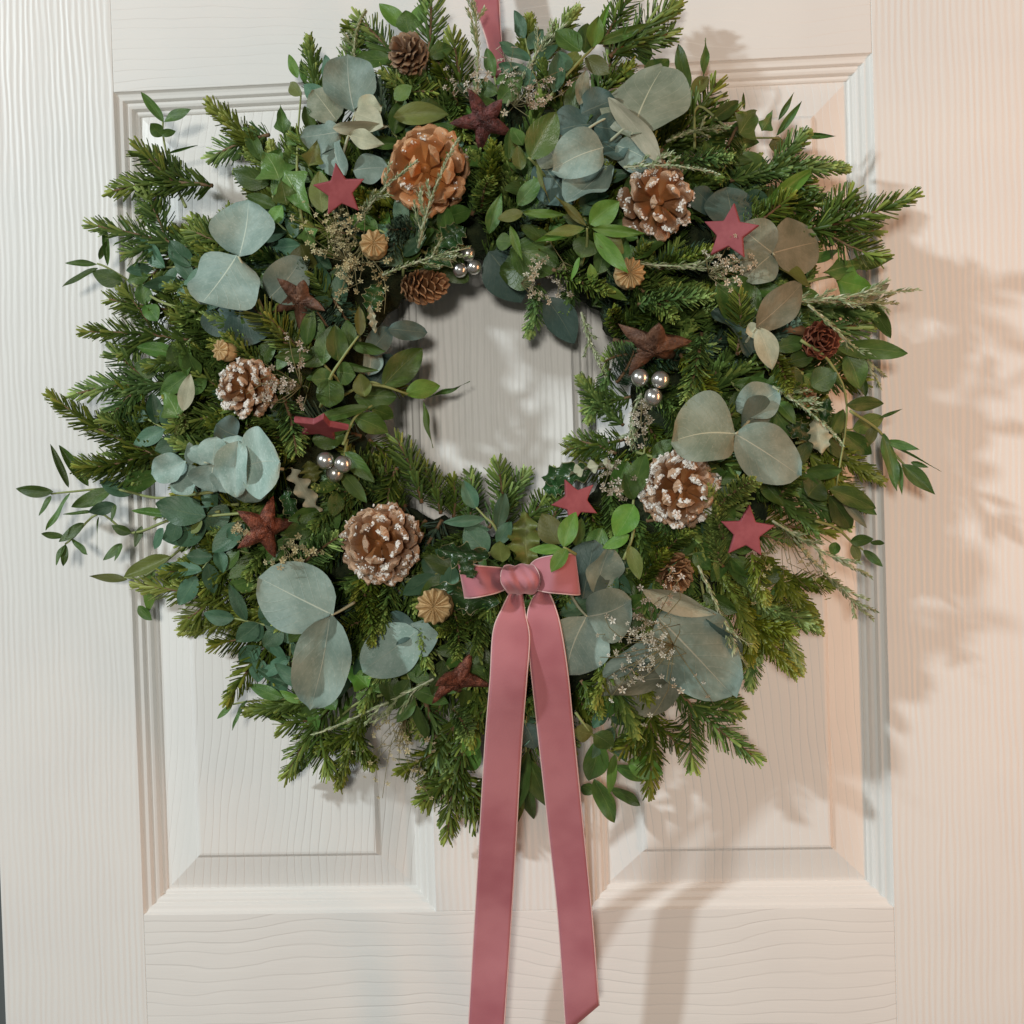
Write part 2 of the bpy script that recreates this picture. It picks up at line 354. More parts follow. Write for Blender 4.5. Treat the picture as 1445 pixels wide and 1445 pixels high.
for z0, z1 in ROWS:
    for x0, x1 in ((XL, XL + PWD), (XR - PWD, XR)):
        vs, fs = quad_strip_rings([rect_ring(x0, x1, z0, z1, a, d) for a, d in FIELD], True)
        pan = obj('panel', mesh_of('panel', vs, fs, MD['panel'], smooth=False), door)
        vs, fs = quad_strip_rings([rect_ring(x0, x1, z0, z1, a, d) for a, d in MOULD])
        mo = obj('moulding', mesh_of('moulding', vs, fs, M_TRIM, smooth=False), pan)
        bv = mo.modifiers.new('soft', 'BEVEL'); bv.width = 0.0006; bv.segments = 2; bv.limit_method = 'ANGLE'; bv.angle_limit = 0.2
# the jamb beyond the hinge edge; shade of the gap put into its grey
bm = bmesh.new(); bmesh.ops.create_cube(bm, size=1.0)
for v in bm.verts: v.co = Vector((DX0 - 0.064 + 0.06 * (v.co.x + 0.5), 0.012 + 0.05 * (v.co.y + 0.5), DZ0 + (DZ1 - DZ0) * (v.co.z + 0.5)))
bmesh.ops.bevel(bm, geom=bm.edges[:], offset=0.002, segments=2, affect='EDGES')
me = bpy.data.meshes.new('door_jamb'); bm.to_mesh(me); bm.free(); me.materials.append(plain('jamb_gap_shade', (0.10, 0.11, 0.11), 0.6))
jamb = obj('door_jamb', me); jamb['kind'] = 'structure'

# ------------------------------------------------------------------ the ring under the greenery
def build_ring():
    c = at(CX, CY, 0.035); vs, fs = [], []; n, k = 128, 28
    rr = random.Random(3)
    for i in range(n):
        a = 2 * math.pi * i / n
        for j in range(k):
            b = 2 * math.pi * j / k
            bumpy = 1 + 0.10 * math.sin(a * 9 + b * 2) * math.sin(b * 3 + a * 4) + rr.uniform(-0.06, 0.06)
            r = 0.150 + 0.056 * bumpy * math.cos(b); h = 0.026 * bumpy * math.sin(b)
            vs.append((r * math.cos(a), -h - 0.0, r * math.sin(a)))
    for i in range(n):
        for j in range(k):
            i2, j2 = (i + 1) % n, (j + 1) % k
            fs.append((i * k + j, i * k + j2, i2 * k + j2, i2 * k + j))
    o = obj('wreath_ring', mesh_of('wreath_ring', vs, fs, M_MOSS), None, Matrix.Translation((c.x, -0.029, c.z)))
    o['label'] = 'dark moss covered ring that carries all the greenery'; o['category'] = 'wreath'
build_ring()
RINGC = at(CX, CY, 0.035)

# ------------------------------------------------------------------ leaves
def leaf_shape(kind, v):
    if kind == 'round': return max(0.0, math.sin(math.pi * min(1, v ** 0.92))) ** 0.55
    if kind == 'oval': return max(0.0, math.sin(math.pi * v ** 0.88)) ** 0.78
    if kind == 'lance': return max(0.0, math.sin(math.pi * v ** 0.80)) ** 1.05
    if kind == 'ivy':
        return max(0.0, (0.55 * math.sin(math.pi * min(1, v * 1.02)) + 0.62 * math.exp(-((v - 0.26) / 0.13) ** 2)) * (1 - v ** 6))
    if kind == 'holly':
        base = max(0.0, math.sin(math.pi * v ** 0.95)) ** 0.7
        t = (v * 4.6 + 0.3) % 1.0
        return base * (0.70 + 0.42 * abs(2 * t - 1) ** 2.2)
def leaf_mesh(kind, mat, var):
    r = random.Random({'round': 1, 'oval': 2, 'lance': 3, 'ivy': 4, 'holly': 5}[kind] * 100 + var)
    nv, nu = (29, 7) if kind == 'holly' else (15, 7)
    fold = r.uniform(0.02, 0.26) if kind in ('oval', 'lance') else (-0.10, 0.26, 0.10, -0.20, 0.34)[var]
    curl = r.uniform(-0.24, 0.16) if kind in ('oval', 'lance') else (-0.20, 0.12, -0.30, 0.06, -0.14)[var]
    if kind == 'ivy': curl = r.uniform(-0.3, 0.05)
    wav = {'round': 0.075, 'oval': 0.03, 'lance': 0.04, 'ivy': 0.09, 'holly': 0.13}[kind] * r.uniform(0.6, 1.4)
    bend = r.uniform(-0.07, 0.07); ph = r.uniform(0, 6.28); k = r.uniform(2.0, 3.4) * (2.2 if kind == 'holly' else 1)
    twist = r.uniform(-0.35, 0.35); asym = r.uniform(-0.10, 0.10)
    vs, uv, fs = [], [], []
    for i in range(nv):
        v = i / (nv - 1); w = leaf_shape(kind, v) * 0.5
        if kind in ('round', 'oval'): w = max(w, 0.012)
        for j in range(nu):
            u = -1 + 2 * j / (nu - 1)
            ww = w * (1 + asym * (1 if u > 0 else -1))
            x = ww * u + bend * math.sin(math.pi * v)
            z = fold * abs(u) * w + curl * v * v + wav * math.sin(k * 2 * math.pi * v * 0.5 + ph + (1.5 if u > 0 else 0)) * u * u
            z += twist * (v - 0.3) * u * w + 0.012 * math.exp(-(u / 0.16) ** 2) * -1
            vs.append((x, v, z)); uv.append(((u + 1) / 2, v))
    for i in range(nv - 1):
        for j in range(nu - 1):
            a = i * nu + j; fs.append((a, a + 1, a + nu + 1, a + nu))
    return mesh_of('leaf_' + kind, vs, fs, mat, uv)
_LM = {}
def get_leaf(kind, mat, var):
    key = (kind, mat, var)
    if key not in _LM: _LM[key] = leaf_mesh(kind, ML[mat], var)
    return _LM[key]
def put_leaf(parent, b, t, width, kind, mat, roll=0.0, var=None, up=FRONT, name='leaf'):
    d = t - b; L = d.length
    m = Matrix.Translation(b - parent.location) @ frame(d, up, math.radians(roll)) @ Matrix.Diagonal((width, L, L * 0.75 + width * 0.25, 1))
    return obj(name, get_leaf(kind, mat, R.randrange(5) if var is None else var), parent, m)

# explicit sprays: stem polyline and leaves, both in picture positions over the wreath's body
def spray(name, label, cat, kind, mat, leaves, stem=None, lift=0.0, group=None, stem_mat=None, sr=0.0011):
    bx, by = (stem[0][:2] if stem else leaves[0][:2])
    root = thing(name, label, cat, at(bx, by, surf(bx, by) + lift), group)
    if stem:
        pts = [at(p[0], p[1], surf(p[0], p[1]) + lift + (p[2] if len(p) > 2 else 0.004)) - root.location for p in stem]
        tube_obj('stem', spline(pts, 4 * len(pts)), sr, sr * 0.6, stem_mat or M_STEM, root)
    for lf in leaves:
        b_x, b_y, t_x, t_y, w = lf[:5]; roll = (lf[5] if len(lf) > 5 else R.uniform(-18, 18)) + R.uniform(-14, 14)
        hb = lf[6] if len(lf) > 6 else 0.006; ht = lf[7] if len(lf) > 7 else 0.012
        mm = lf[8] if len(lf) > 8 else mat; kk = lf[9] if len(lf) > 9 else kind
        b = at(b_x, b_y, surf(b_x, b_y) + lift + hb); t = at(t_x, t_y, max(0.012, surf(b_x, b_y) * 0.6 + surf(t_x, t_y) * 0.4 + lift + ht))
        put_leaf(root, b, t, PX(w) * 0.95, kk, mm, roll)
    return root

EU, SM = 'eucalyptus sprig', 'leafy sprig'
# --- broad silver-blue eucalyptus
spray('eucalyptus_sprig', 'pair of broad silvery eucalyptus leaves beside the fir tip and brown bark star', EU, 'round', 'blue',
      [(337, 362, 345, 280, 86, -8, .012, .020), (334, 360, 285, 432, 112, 6, .010, .020), (380, 420, 425, 365, 60, 20, -.010, -.004, 'blue'), (325, 440, 380, 470, 60, 0, -.014, -.012, 'blue_shade'), (300, 430, 330, 470, 50, 0, -.014, -.012, 'blue_shade')],
      [(372, 440, -.01), (350, 390, .004), (336, 361, .011)], stem_mat=M_PSTEM, lift=.012)
spray('eucalyptus_sprig', 'two wide blue-grey eucalyptus leaves joined at a point below a frosted cone', EU, 'round', 'blue',
      [(470, 868, 362, 812, 96, 6, .010, .014), (466, 866, 438, 996, 76, -12, .010, .008)], [(500, 850, -.01), (480, 862, .002), (468, 868, .010)], stem_mat=M_PSTEM, lift=.014)
spray('eucalyptus_sprig', 'half hidden blue eucalyptus leaves in the shade under the poppy head by the bow', EU, 'round', 'blue',
      [(590, 890, 508, 950, 72, 12, -.006, -.002, 'pale'), (580, 880, 606, 925, 48, 20, -.010, -.006), (585, 880, 540, 900, 46, 0, -.012, -.010, 'blue_shade')], lift=.010)
spray('eucalyptus_sprig', 'pair of grey-green eucalyptus leaves tucked beside the ribbon tails', EU, 'round', 'blue',
      [(828, 870, 890, 850, 74, 4, .010, .016), (828, 870, 800, 956, 92, 4, .010, .012), (822, 845, 842, 765, 66, 24, -.002, .004, 'blue_shade'), (842, 838, 858, 770, 54, 40, -.006, -.002, 'blue')],
      [(800, 830, -.01), (815, 855, .004), (828, 870, .010)], stem_mat=M_PSTEM, lift=.009)
spray('eucalyptus_sprig', 'large drooping blue-green eucalyptus leaves below the small dark cone', EU, 'round', 'blue',
      [(930, 872, 1030, 978, 116, -6, .010, .010), (955, 868, 1050, 930, 60, 20, -.004, -.002, 'blue_shade'), (960, 925, 850, 945, 46, 30, .002, .004, 'blue'), (950, 955, 830, 965, 40, 40, -.006, -.004, 'old'), (960, 940, 885, 1005, 62, 18, -.014, -.012, 'old'), (905, 830, 1010, 868, 34, 25, .004, .004, 'dry', 'lance')],
      [(880, 860, -.008), (905, 872, .0), (926, 881, .006)], stem_mat=M_PSTEM, lift=.006)
spray('eucalyptus_sprig', 'grey and mint eucalyptus leaves spread like wings above the frosted cone', EU, 'round', 'pale',
      [(1038, 612, 950, 618, 98, 22, .012, .018, 'old'), (1038, 612, 1136, 672, 74, -16, .012, .010, 'blue'), (1045, 600, 1098, 575, 58, 18, -.004, -.006, 'blue_shade'), (1040, 580, 1100, 548, 52, -18, -.012, -.012, 'blue')],
      [(1060, 590, -.01), (1046, 606, .006), (1038, 612, .012)], stem_mat=M_PSTEM, lift=.020)
spray('eucalyptus_sprig', 'brownish grey eucalyptus leaves beside the dusty pink star', EU, 'round', 'old',
      [(1090, 357, 1165, 338, 78, 14, .008, .004), (1090, 357, 1046, 320, 62, -10, .008, .014), (1088, 360, 1055, 388, 54, 10, .008, .012), (1036, 320, 1030, 262, 70, 20, -.006, .0, 'blue_shade'), (1010, 300, 985, 262, 44, 20, -.010, -.004, 'blue_shade')],
      [(1120, 390, -.012), (1100, 370, .002), (1090, 357, .008)], stem_mat=M_PSTEM, lift=.012)
spray('eucalyptus_sprig', 'single very large round olive eucalyptus leaf with a folded tan leaf', EU, 'round', 'old',
      [(890, 190, 930, 76, 120, -14, .016, .020), (858, 138, 940, 226, 30, 50, .022, .020, 'dry', 'oval')], [(860, 200, -.004), (880, 182, .012), (892, 170, .017)], stem_mat=M_PSTEM, lift=.009)
spray('eucalyptus_sprig', 'dense cluster of dark blue-green eucalyptus leaves under the large round leaf', EU, 'round', 'blue_shade',
      [(852, 208, 782, 238, 62, -8, .010, .018, 'blue'), (800, 208, 840, 205, 54, 22, .004, .010, 'blue_shade'), (835, 175, 775, 180, 58, 14, .0, .006, 'blue_shade'), (820, 160, 868, 140, 46, 25, .002, .006), (838, 178, 880, 188, 42, 30, .004, .006), (790, 230, 758, 195, 52, -20, .0, .004, 'old'), (760, 225, 810, 290, 66, 12, -.008, -.002), (860, 230, 800, 290, 62, 18, -.004, .004, 'blue'), (870, 205, 925, 232, 46, 20, .0, .002, 'blue'), (850, 200, 880, 225, 44, -20, -.004, .0)],
      [(770, 240, -.008), (800, 205, .004), (835, 178, .008), (862, 163, .010)], stem_mat=M_PSTEM, lift=.009)
spray('eucalyptus_sprig', 'fan of pale dry eucalyptus leaves above the largest orange cone', EU, 'round', 'blue',
      [(500, 158, 492, 82, 72, -10, .006, .008), (502, 158, 540, 150, 34, 30, .008, .014, 'dry'), (500, 160, 544, 178, 34, 35, .010, .014, 'dry', 'oval'), (470, 180, 545, 184, 24, 40, .012, .014, 'dry', 'oval'), (492, 190, 540, 204, 26, 30, .010, .014, 'dry', 'lance'), (475, 170, 440, 120, 50, 15, -.004, .0, 'old'), (480, 185, 425, 195, 48, 20, -.002, -.002, 'blue'), (470, 200, 480, 245, 50, 18, -.004, .0, 'blue'), (498, 240, 545, 232, 44, -15, -.006, -.004, 'blue')],
      [(480, 230, -.01), (492, 190, .006), (501, 158, .007)], stem_mat=M_PSTEM, lift=.009)
spray('eucalyptus_sprig', 'row of small overlapping frosty mint eucalyptus leaves on one stem', EU, 'round', 'pale',
      [(342, 660, 398, 652, 96, 8, .014, .018), (356, 668, 344, 714, 52, -10, .010, .006, 'blue'), (336, 622, 330, 702, 46, 16, .018, .018), (322, 652, 328, 612, 50, -12, .014, .012), (300, 656, 304, 618, 42, 18, .014, .018), (302, 655, 300, 694, 56, 6, .006, .008, 'blue'), (282, 656, 286, 628, 36, 12, .012, .014), (268, 656, 271, 626, 17, 40, .014, .016), (262, 650, 216, 668, 40, -10, .014, .014), (276, 658, 244, 694, 40, 8, .006, .006, 'pale'), (325, 662, 312, 694, 44, 0, .004, .004, 'blue'), (335, 615, 305, 600, 44, 10, -.008, -.006, 'blue_shade')],
      [(400, 662, -.006), (350, 657, .010), (300, 653, .010), (262, 651, .010)], stem_mat=M_PSTEM, lift=.012)
spray('eucalyptus_sprig', 'olive eucalyptus leaves with a curled tan leaf by the reddish rose cone', EU, 'round', 'old',
      [(1066, 462, 1142, 400, 46, 12, .012, .016), (1060, 500, 1012, 432, 48, 28, .004, .0, 'blue_shade'), (1070, 440, 1010, 405, 60, 10, -.004, -.004, 'green'), (1070, 462, 1090, 522, 30, 20, .012, .010, 'dry', 'oval'), (1072, 462, 1052, 470, 22, 10, .010, .010, 'dry', 'oval'), (1145, 405, 1095, 360, 36, 45, .006, .010, 'olive', 'oval')],
      [(1040, 500, -.01), (1058, 475, .006), (1067, 462, .012)], stem_mat=M_PSTEM, lift=.012)
spray('eucalyptus_sprig', 'brown-grey eucalyptus leaves curving into the open centre of the wreath', EU, 'round', 'blue_shade',
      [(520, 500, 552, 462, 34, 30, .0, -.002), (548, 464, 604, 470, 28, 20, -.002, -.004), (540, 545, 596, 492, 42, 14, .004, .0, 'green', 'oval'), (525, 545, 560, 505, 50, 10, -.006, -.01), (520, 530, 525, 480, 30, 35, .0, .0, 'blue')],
      [(480, 560, -.01), (520, 540, .0), (541, 545, .003)], lift=-.006)
spray('dark_leaf_sprig', 'large dark leaves hanging at the top rim of the open centre', SM, 'oval', 'holly',
      [(690, 355, 735, 430, 70, 10, -.016, -.022, 'blue_shade'), (770, 420, 812, 486, 46, 10, -.016, -.024, 'blue_shade'), (640, 360, 620, 395, 70, 15, -.016, -.018, 'green'), (760, 370, 700, 380, 60, 0, -.012, -.014, 'green'), (720, 350, 790, 380, 60, 0, -.012, -.014, 'green')])
# --- small-leaf sprays that stand clear of the body
spray('small_leaf_sprig', 'slender sprig with three upright leaves over the panel corner', SM, 'oval', 'green',
      [(231, 172, 199, 128, 15, 30), (231, 172, 266, 152, 16, -20), (230, 192, 212, 174, 20, 10), (228, 190, 246, 186, 12, 40), (236, 236, 222, 240, 22, 0), (238, 240, 256, 236, 20, 10), (233, 220, 175, 212, 3, 0), (234, 218, 280, 205, 4, 0)],
      [(262, 292), (250, 265), (238, 230), (230, 190), (230, 172)], lift=-.004)
spray('small_leaf_sprig', 'narrow leaved sprig reaching over the left door stile', SM, 'oval', 'green',
      [(137, 373, 91, 368, 10, 10), (138, 378, 86, 402, 11, 15), (174, 398, 129, 384, 26, -10), (152, 375, 146, 310, 10, 25), (140, 366, 150, 342, 9, 30), (180, 395, 206, 390, 20, 20), (205, 430, 200, 400, 24, 15), (205, 430, 220, 450, 24, -15)],
      [(275, 440), (225, 425), (180, 395), (150, 377), (137, 372)], lift=-.002)
spray('small_leaf_sprig', 'long arching sprig of dark oval leaves beyond the frosty mint row', SM, 'oval', 'green',
      [(75, 694, 20, 690, 18, 10), (72, 700, 53, 726, 11, 20), (97, 688, 72, 626, 11, 25), (125, 686, 83, 628, 17, 15), (98, 696, 68, 750, 9, 30), (158, 690, 102, 716, 22, -10), (185, 698, 140, 676, 24, 10, .006, .01, 'teal'), (174, 690, 222, 672, 30, 8), (163, 712, 125, 722, 20, 0, .006, .01, 'teal'), (163, 712, 155, 735, 10, 20), (130, 722, 88, 724, 7, 20)],
      [(300, 694), (225, 703), (160, 690), (100, 694), (72, 697)], lift=0.0)
spray('small_leaf_sprig', 'low hanging sprig of small paired leaves by the panel moulding', SM, 'oval', 'green',
      [(118, 738, 82, 764, 16, 10), (90, 757, 58, 754, 11, 10), (101, 761, 126, 782, 11, 15), (92, 768, 75, 795, 11, 20), (92, 768, 90, 800, 11, -10), (139, 730, 134, 774, 3, 0), (185, 752, 158, 742, 15, 5), (200, 742, 188, 770, 12, 20), (172, 767, 145, 790, 13, 10), (172, 768, 160, 790, 10, 30), (245, 728, 180, 715, 12, 25)],
      [(310, 722), (245, 732), (185, 752), (140, 725), (104, 758), (92, 768)], lift=-.004)
spray('small_leaf_sprig', 'teal green leaves fanned out under the frosty mint row', SM, 'oval', 'teal',
      [(290, 728, 222, 712, 42, 10, .01, .014), (292, 730, 225, 765, 46, -6, .006, .008), (250, 735, 240, 765, 26, 10, .012, .014), (285, 735, 268, 752, 18, 25, .012, .014, 'olive'), (345, 740, 300, 780, 34, 15), (340, 745, 320, 760, 22, 0), (230, 745, 215, 775, 20, 30)],
      [(345, 724), (300, 728), (250, 735)])
spray('ivy_sprig', 'twisted olive ivy leaf below the hanging sprig', SM, 'oval', 'olive',
      [(240, 785, 175, 814, 24, 20, -.006, -.004, 'olive'), (180, 818, 128, 815, 14, 30, -.008, -.006, 'olive', 'lance'), (215, 800, 205, 865, 30, 20, -.01, -.012, 'lime'), (250, 805, 235, 835, 26, 10, -.008, -.01, 'green'), (195, 855, 215, 875, 18, 20, -.012, -.012, 'green')],
      [(260, 770, -.006), (230, 795, -.006), (200, 815, -.008), (175, 815, -.008)])
spray('small_leaf_sprig', 'sprig with two tiny tip leaves below the joined blue leaves', SM, 'oval', 'green',
      [(328, 994, 306, 1014, 9, 20), (329, 993, 316, 990, 10, 0), (348, 988, 328, 1031, 8, 25), (400, 985, 350, 966, 19, 0), (405, 965, 362, 944, 14, 20, .0, .0, 'teal'), (430, 970, 388, 936, 22, 0, .0, .0, 'teal'), (430, 990, 392, 976, 14, 0, .002, .004, 'lime'), (420, 1000, 365, 1000, 34, 0, -.008, -.008, 'teal')],
      [(440, 985), (400, 986), (350, 990), (328, 994)], lift=-.004)
spray('small_leaf_sprig', 'single pointed leaf beneath the fir tip on the panel', SM, 'oval', 'green', [(440, 1066, 394, 1096, 20, 5, -.012, -.012)], [(470, 1050, -.01), (440, 1066, -.012)])
spray('small_leaf_sprig', 'sprig of round leaves standing up beside the red tilted star', SM, 'oval', 'green',
      [(464, 535, 464, 570, 38, 0, .008, .020, 'green', 'round'), (478, 510, 472, 458, 30, 10), (497, 490, 488, 452, 22, -20), (508, 474, 506, 432, 16, 25, .01, .01, 'olive'), (494, 484, 545, 495, 20, 40), (480, 512, 530, 528, 11, 35), (470, 533, 440, 535, 28, 10), (475, 525, 500, 530, 32, 20), (515, 560, 508, 527, 26, 10, .006, .008, 'olive'), (520, 575, 440, 590, 20, 30)],
      [(452, 575, -.006), (466, 533, .008), (480, 510, .010), (494, 490, .012), (506, 474, .012)])
spray('small_leaf_sprig', 'dark oval leaves in the shade above the silver beads', SM, 'oval', 'green',
      [(525, 577, 556, 592, 26, 10, -.006, -.012), (500, 588, 548, 612, 30, 10, -.006, -.01), (500, 560, 560, 560, 40, 0, -.012, -.014), (440, 600, 500, 600, 30, 0, -.006, -.006), (440, 620, 490, 618, 34, 0, -.01, -.01)],
      [(484, 628), (500, 590), (525, 572)])
spray('small_leaf_sprig', 'bright green sprig pointing into the open centre', SM, 'oval', 'lime',
      [(572, 556, 622, 543, 27, 4, .008, .012), (605, 560, 664, 541, 8, 40, .006, .004, 'green', 'lance'), (598, 565, 613, 632, 11, 25, .004, .0, 'lime', 'lance')],
      [(520, 542, .004), (545, 546, .008), (572, 555, .009), (600, 562, .006)], lift=0.0)
spray('small_leaf_sprig', 'fresh blue-green leafy sprig just above the bow', SM, 'oval', 'teal',
      [(672, 718, 654, 678, 22, 5, .012, .018), (684, 732, 626, 736, 16, 5, .012, .016), (702, 745, 714, 695, 22, 20, .008, .012), (688, 780, 655, 745, 38, 0, .004, .008), (702, 768, 722, 735, 20, 15, .006, .01), (708, 793, 706, 762, 27, 0, .010, .016, 'olive'), (655, 745, 690, 748, 14, 10, .008, .010)],
      [(715, 780, -.004), (698, 743, .010), (685, 730, .012), (672, 716, .013)], lift=.006)
spray('small_leaf_sprig', 'little three leaf sprig crossing the right bow loop', SM, 'oval', 'lime',
      [(795, 772, 813, 723, 24, 5, .020, .022), (793, 774, 747, 774, 13, 10, .020, .022), (800, 774, 778, 808, 20, 15, .020, .024), (812, 770, 822, 732, 20, 30, -.028, -.022, 'green'), (790, 768, 765, 725, 34, 10, -.032, -.026, 'olive')],
      [(812, 782, .008), (802, 776, .018), (795, 772, .020)], lift=.044)
spray('small_leaf_sprig', 'upright sprig of round leaves beside the central frosted cone', SM, 'oval', 'green',
      [(893, 700, 910, 638, 28, 15), (895, 712, 868, 758, 36, 0, .010, .016, 'lime'), (895, 705, 880, 668, 24, 15), (888, 755, 850, 772, 18, 25, .006, .008, 'lime'), (888, 770, 902, 818, 20, 10, .008, .010, 'olive'), (870, 700, 885, 650, 34, 25, -.006, -.004), (850, 745, 832, 790, 30, 0, -.006, -.004)],
      [(880, 790), (894, 750), (894, 705), (906, 660), (910, 630)], lift=.008)
spray('small_leaf_sprig', 'drooping sprig with one bright round leaf below the eucalyptus pair', SM, 'oval', 'green',
      [(836, 1036, 812, 1030, 26, 0, .006, .010, 'olive'), (838, 1036, 866, 1056, 30, 10), (862, 1060, 918, 1034, 28, 12), (886, 1075, 936, 1092, 33, 5, .006, .008, 'lime'), (868, 1064, 858, 1122, 16, 20, .006, .006, 'lime'), (845, 1045, 830, 1110, 36, 0, -.006, -.010), (866, 1080, 928, 1108, 22, 10, -.004, -.008), (838, 1100, 868, 1158, 28, 5, -.004, -.008), (862, 1112, 904, 1134, 20, 10, -.004, -.006), (850, 975, 858, 1015, 36, 10, -.012, -.012), (820, 1110, 838, 1118, 20, 0, -.01, -.012)],
      [(812, 1005, -.004), (835, 1036, .005), (862, 1060, .006), (887, 1076, .006)])
spray('small_leaf_sprig', 'leafy tuft hanging between the two ribbon tails', SM, 'oval', 'green',
      [(745, 1060, 730, 1142, 26, 10, -.004, -.014), (745, 1070, 772, 1150, 30, 0, -.004, -.014), (740, 1100, 748, 1162, 24, 20, -.008, -.016), (740, 1020, 755, 1062, 40, 0, -.004, -.006, 'blue_shade'), (735, 1100, 732, 1160, 16, 30, -.01, -.016, 'olive')],
      [(742, 1010, -.004), (742, 1070, -.004), (745, 1110, -.010)])
spray('small_leaf_sprig', 'deep green leaves peeping out behind the longer ribbon tail', SM, 'oval', 'green',
      [(675, 1050, 646, 1090, 34, 0, -.006, -.010), (670, 1030, 660, 1070, 26, 0, -.002, -.004, 'lime'), (680, 1100, 672, 1140, 20, 20, -.01, -.014)])
spray('small_leaf_sprig', 'willowy sprig spreading past the right edge over the stile', SM, 'lance', 'green',
      [(1250, 622, 1298, 634, 13, 15), (1246, 612, 1268, 692, 20, 0), (1265, 648, 1273, 698, 10, 25), (1272, 655, 1320, 698, 22, 5), (1285, 652, 1310, 660, 8, 20), (1235, 600, 1225, 632, 16, 20, .004, .004, 'olive'), (1240, 590, 1274, 577, 5, 0), (1255, 628, 1330, 664, 2.5, 0)],
      [(1200, 580), (1240, 608), (1262, 640), (1285, 665)], lift=.012)
spray('small_leaf_sprig', 'three little leaves on a thread stem beyond the dusty star', SM, 'oval', 'green',
      [(1200, 765, 1232, 762, 18, 10), (1228, 766, 1249, 765, 9, 20), (1218, 776, 1246, 800, 12, 10), (1203, 768, 1212, 793, 14, 20, .0, .0, 'olive'), (1180, 765, 1175, 785, 16, 20)],
      [(1150, 735), (1180, 745), (1202, 765), (1218, 776)], lift=0.0)
spray('small_leaf_sprig', 'glossy leaves fanning out below the reddish rose cone', SM, 'oval', 'green',
      [(1180, 490, 1278, 496, 28, 25), (1195, 572, 1250, 570, 21, 10), (1195, 500, 1215, 548, 34, 10), (1215, 530, 1222, 560, 12, 30), (1170, 690, 1240, 718, 26, 10), (1190, 695, 1238, 728, 18, 30), (1170, 700, 1200, 745, 34, 0, -.006, -.01), (1140, 700, 1160, 680, 40, 0, -.006, -.008), (1145, 545, 1180, 525, 34, 10), (1185, 700, 1225, 750, 12, 30, .0, .0, 'old')],
      [(1130, 480), (1170, 510), (1195, 572), (1180, 690)], lift=.006)
spray('small_leaf_sprig', 'upright pointed leaves crowning the larch cone', SM, 'oval', 'green',
      [(575, 40, 535, 0, 24, 20, .008, .010, 'lime'), (580, 42, 602, 0, 24, -15, .008, .012, 'lime'), (578, 48, 572, 15, 32, 5, .012, .016), (550, 82, 500, 85, 26, 20), (605, 80, 640, 66, 22, 10, .0, .0), (556, 140, 580, 120, 22, 5, .010, .014, 'lime'), (590, 170, 628, 155, 40, 10, .002, .002, 'green'), (555, 165, 630, 160, 30, 10, .010, .012, 'olive'), (575, 118, 600, 95, 34, 0, -.004, -.004), (510, 85, 490, 60, 18, 10, .0, .0, 'lime')],
      [(560, 150, -.004), (560, 100, .004), (575, 50, .010)])
spray('small_leaf_sprig', 'leggy sprig of pointed leaves rising beside the hanging ribbon', SM, 'lance', 'green',
      [(835, 68, 845, 22, 24, 15, .012, .016, 'lime', 'lance'), (820, 72, 784, 44, 34, 0, .006, .010, 'green', 'oval'), (825, 75, 832, 30, 30, 20, .004, .006, 'green', 'oval'), (840, 62, 920, 32, 16, 30, .010, .008, 'green'), (850, 65, 892, 45, 24, 20, .004, .0, 'old'), (800, 100, 790, 70, 26, 10, .012, .014, 'teal', 'oval'), (782, 130, 788, 75, 24, 10, .010, .012, 'teal', 'oval'), (825, 82, 862, 104, 24, 30, .010, .012, 'olive', 'oval'), (818, 148, 825, 100, 20, 15, .008, .012, 'old', 'oval'), (805, 90, 815, 72, 20, 0, .006, .008, 'olive', 'oval'), (838, 60, 862, 0, 11, 20, .006, .006, 'lime')],
      [(770, 145, .0), (798, 108, .010), (822, 82, .012), (840, 62, .012), (856, 20, .006)], lift=.006)
spray('small_leaf_sprig', 'star shaped burst of narrow leaves at the top of the open centre', SM, 'lance', 'green',
      [(825, 322, 768, 330, 15, 10, .016, .022, 'olive'), (828, 326, 752, 342, 14, 10, .012, .014, 'lime'), (828, 320, 784, 275, 12, 20, .016, .022, 'olive'), (832, 316, 874, 284, 32, 5, .014, .020, 'lime', 'oval'), (835, 322, 912, 330, 16, 10, .016, .018, 'lime'), (838, 328, 890, 385, 24, 15, .016, .018, 'lime'), (828, 335, 820, 362, 34, 0, .006, .01, 'green', 'oval'), (840, 330, 880, 355, 28, -10, .014, .016, 'olive', 'oval'), (738, 300, 800, 303, 12, 5, .012, .014, 'lime'), (738, 300, 702, 308, 17, 5, .012, .014, 'olive', 'oval'), (720, 318, 738, 368, 12, 20, .012, .010, 'lime'), (700, 340, 722, 342, 24, 5, .008, .01, 'green', 'oval'), (842, 402, 884, 424, 15, 5, .008, .010, 'lime', 'oval'), (838, 402, 834, 372, 15, 20, .008, .010, 'lime', 'oval'), (818, 362, 808, 398, 9, 20, .006, .008, 'lime'), (690, 330, 708, 272, 20, 20, .006, .012, 'green'), (730, 290, 765, 250, 24, 10, .0, .004, 'green', 'oval')],
      [(820, 375, -.004), (828, 345, .008), (828, 322, .016)], lift=.006)
spray('ivy_sprig', 'wavy glossy green leaf curling beside the red bark star', SM, 'oval', 'ivy',
      [(748, 225, 785, 158, 42, 12, .012, .018), (738, 205, 725, 178, 22, 30, .008, .012), (735, 240, 732, 205, 20, 20, .010, .016), (755, 222, 778, 285, 9, 40, .010, .006, 'olive', 'lance'), (718, 225, 720, 180, 22, 40, .0, .004)],
      [(770, 250, -.006), (752, 228, .010), (745, 222, .012)], lift=.006)
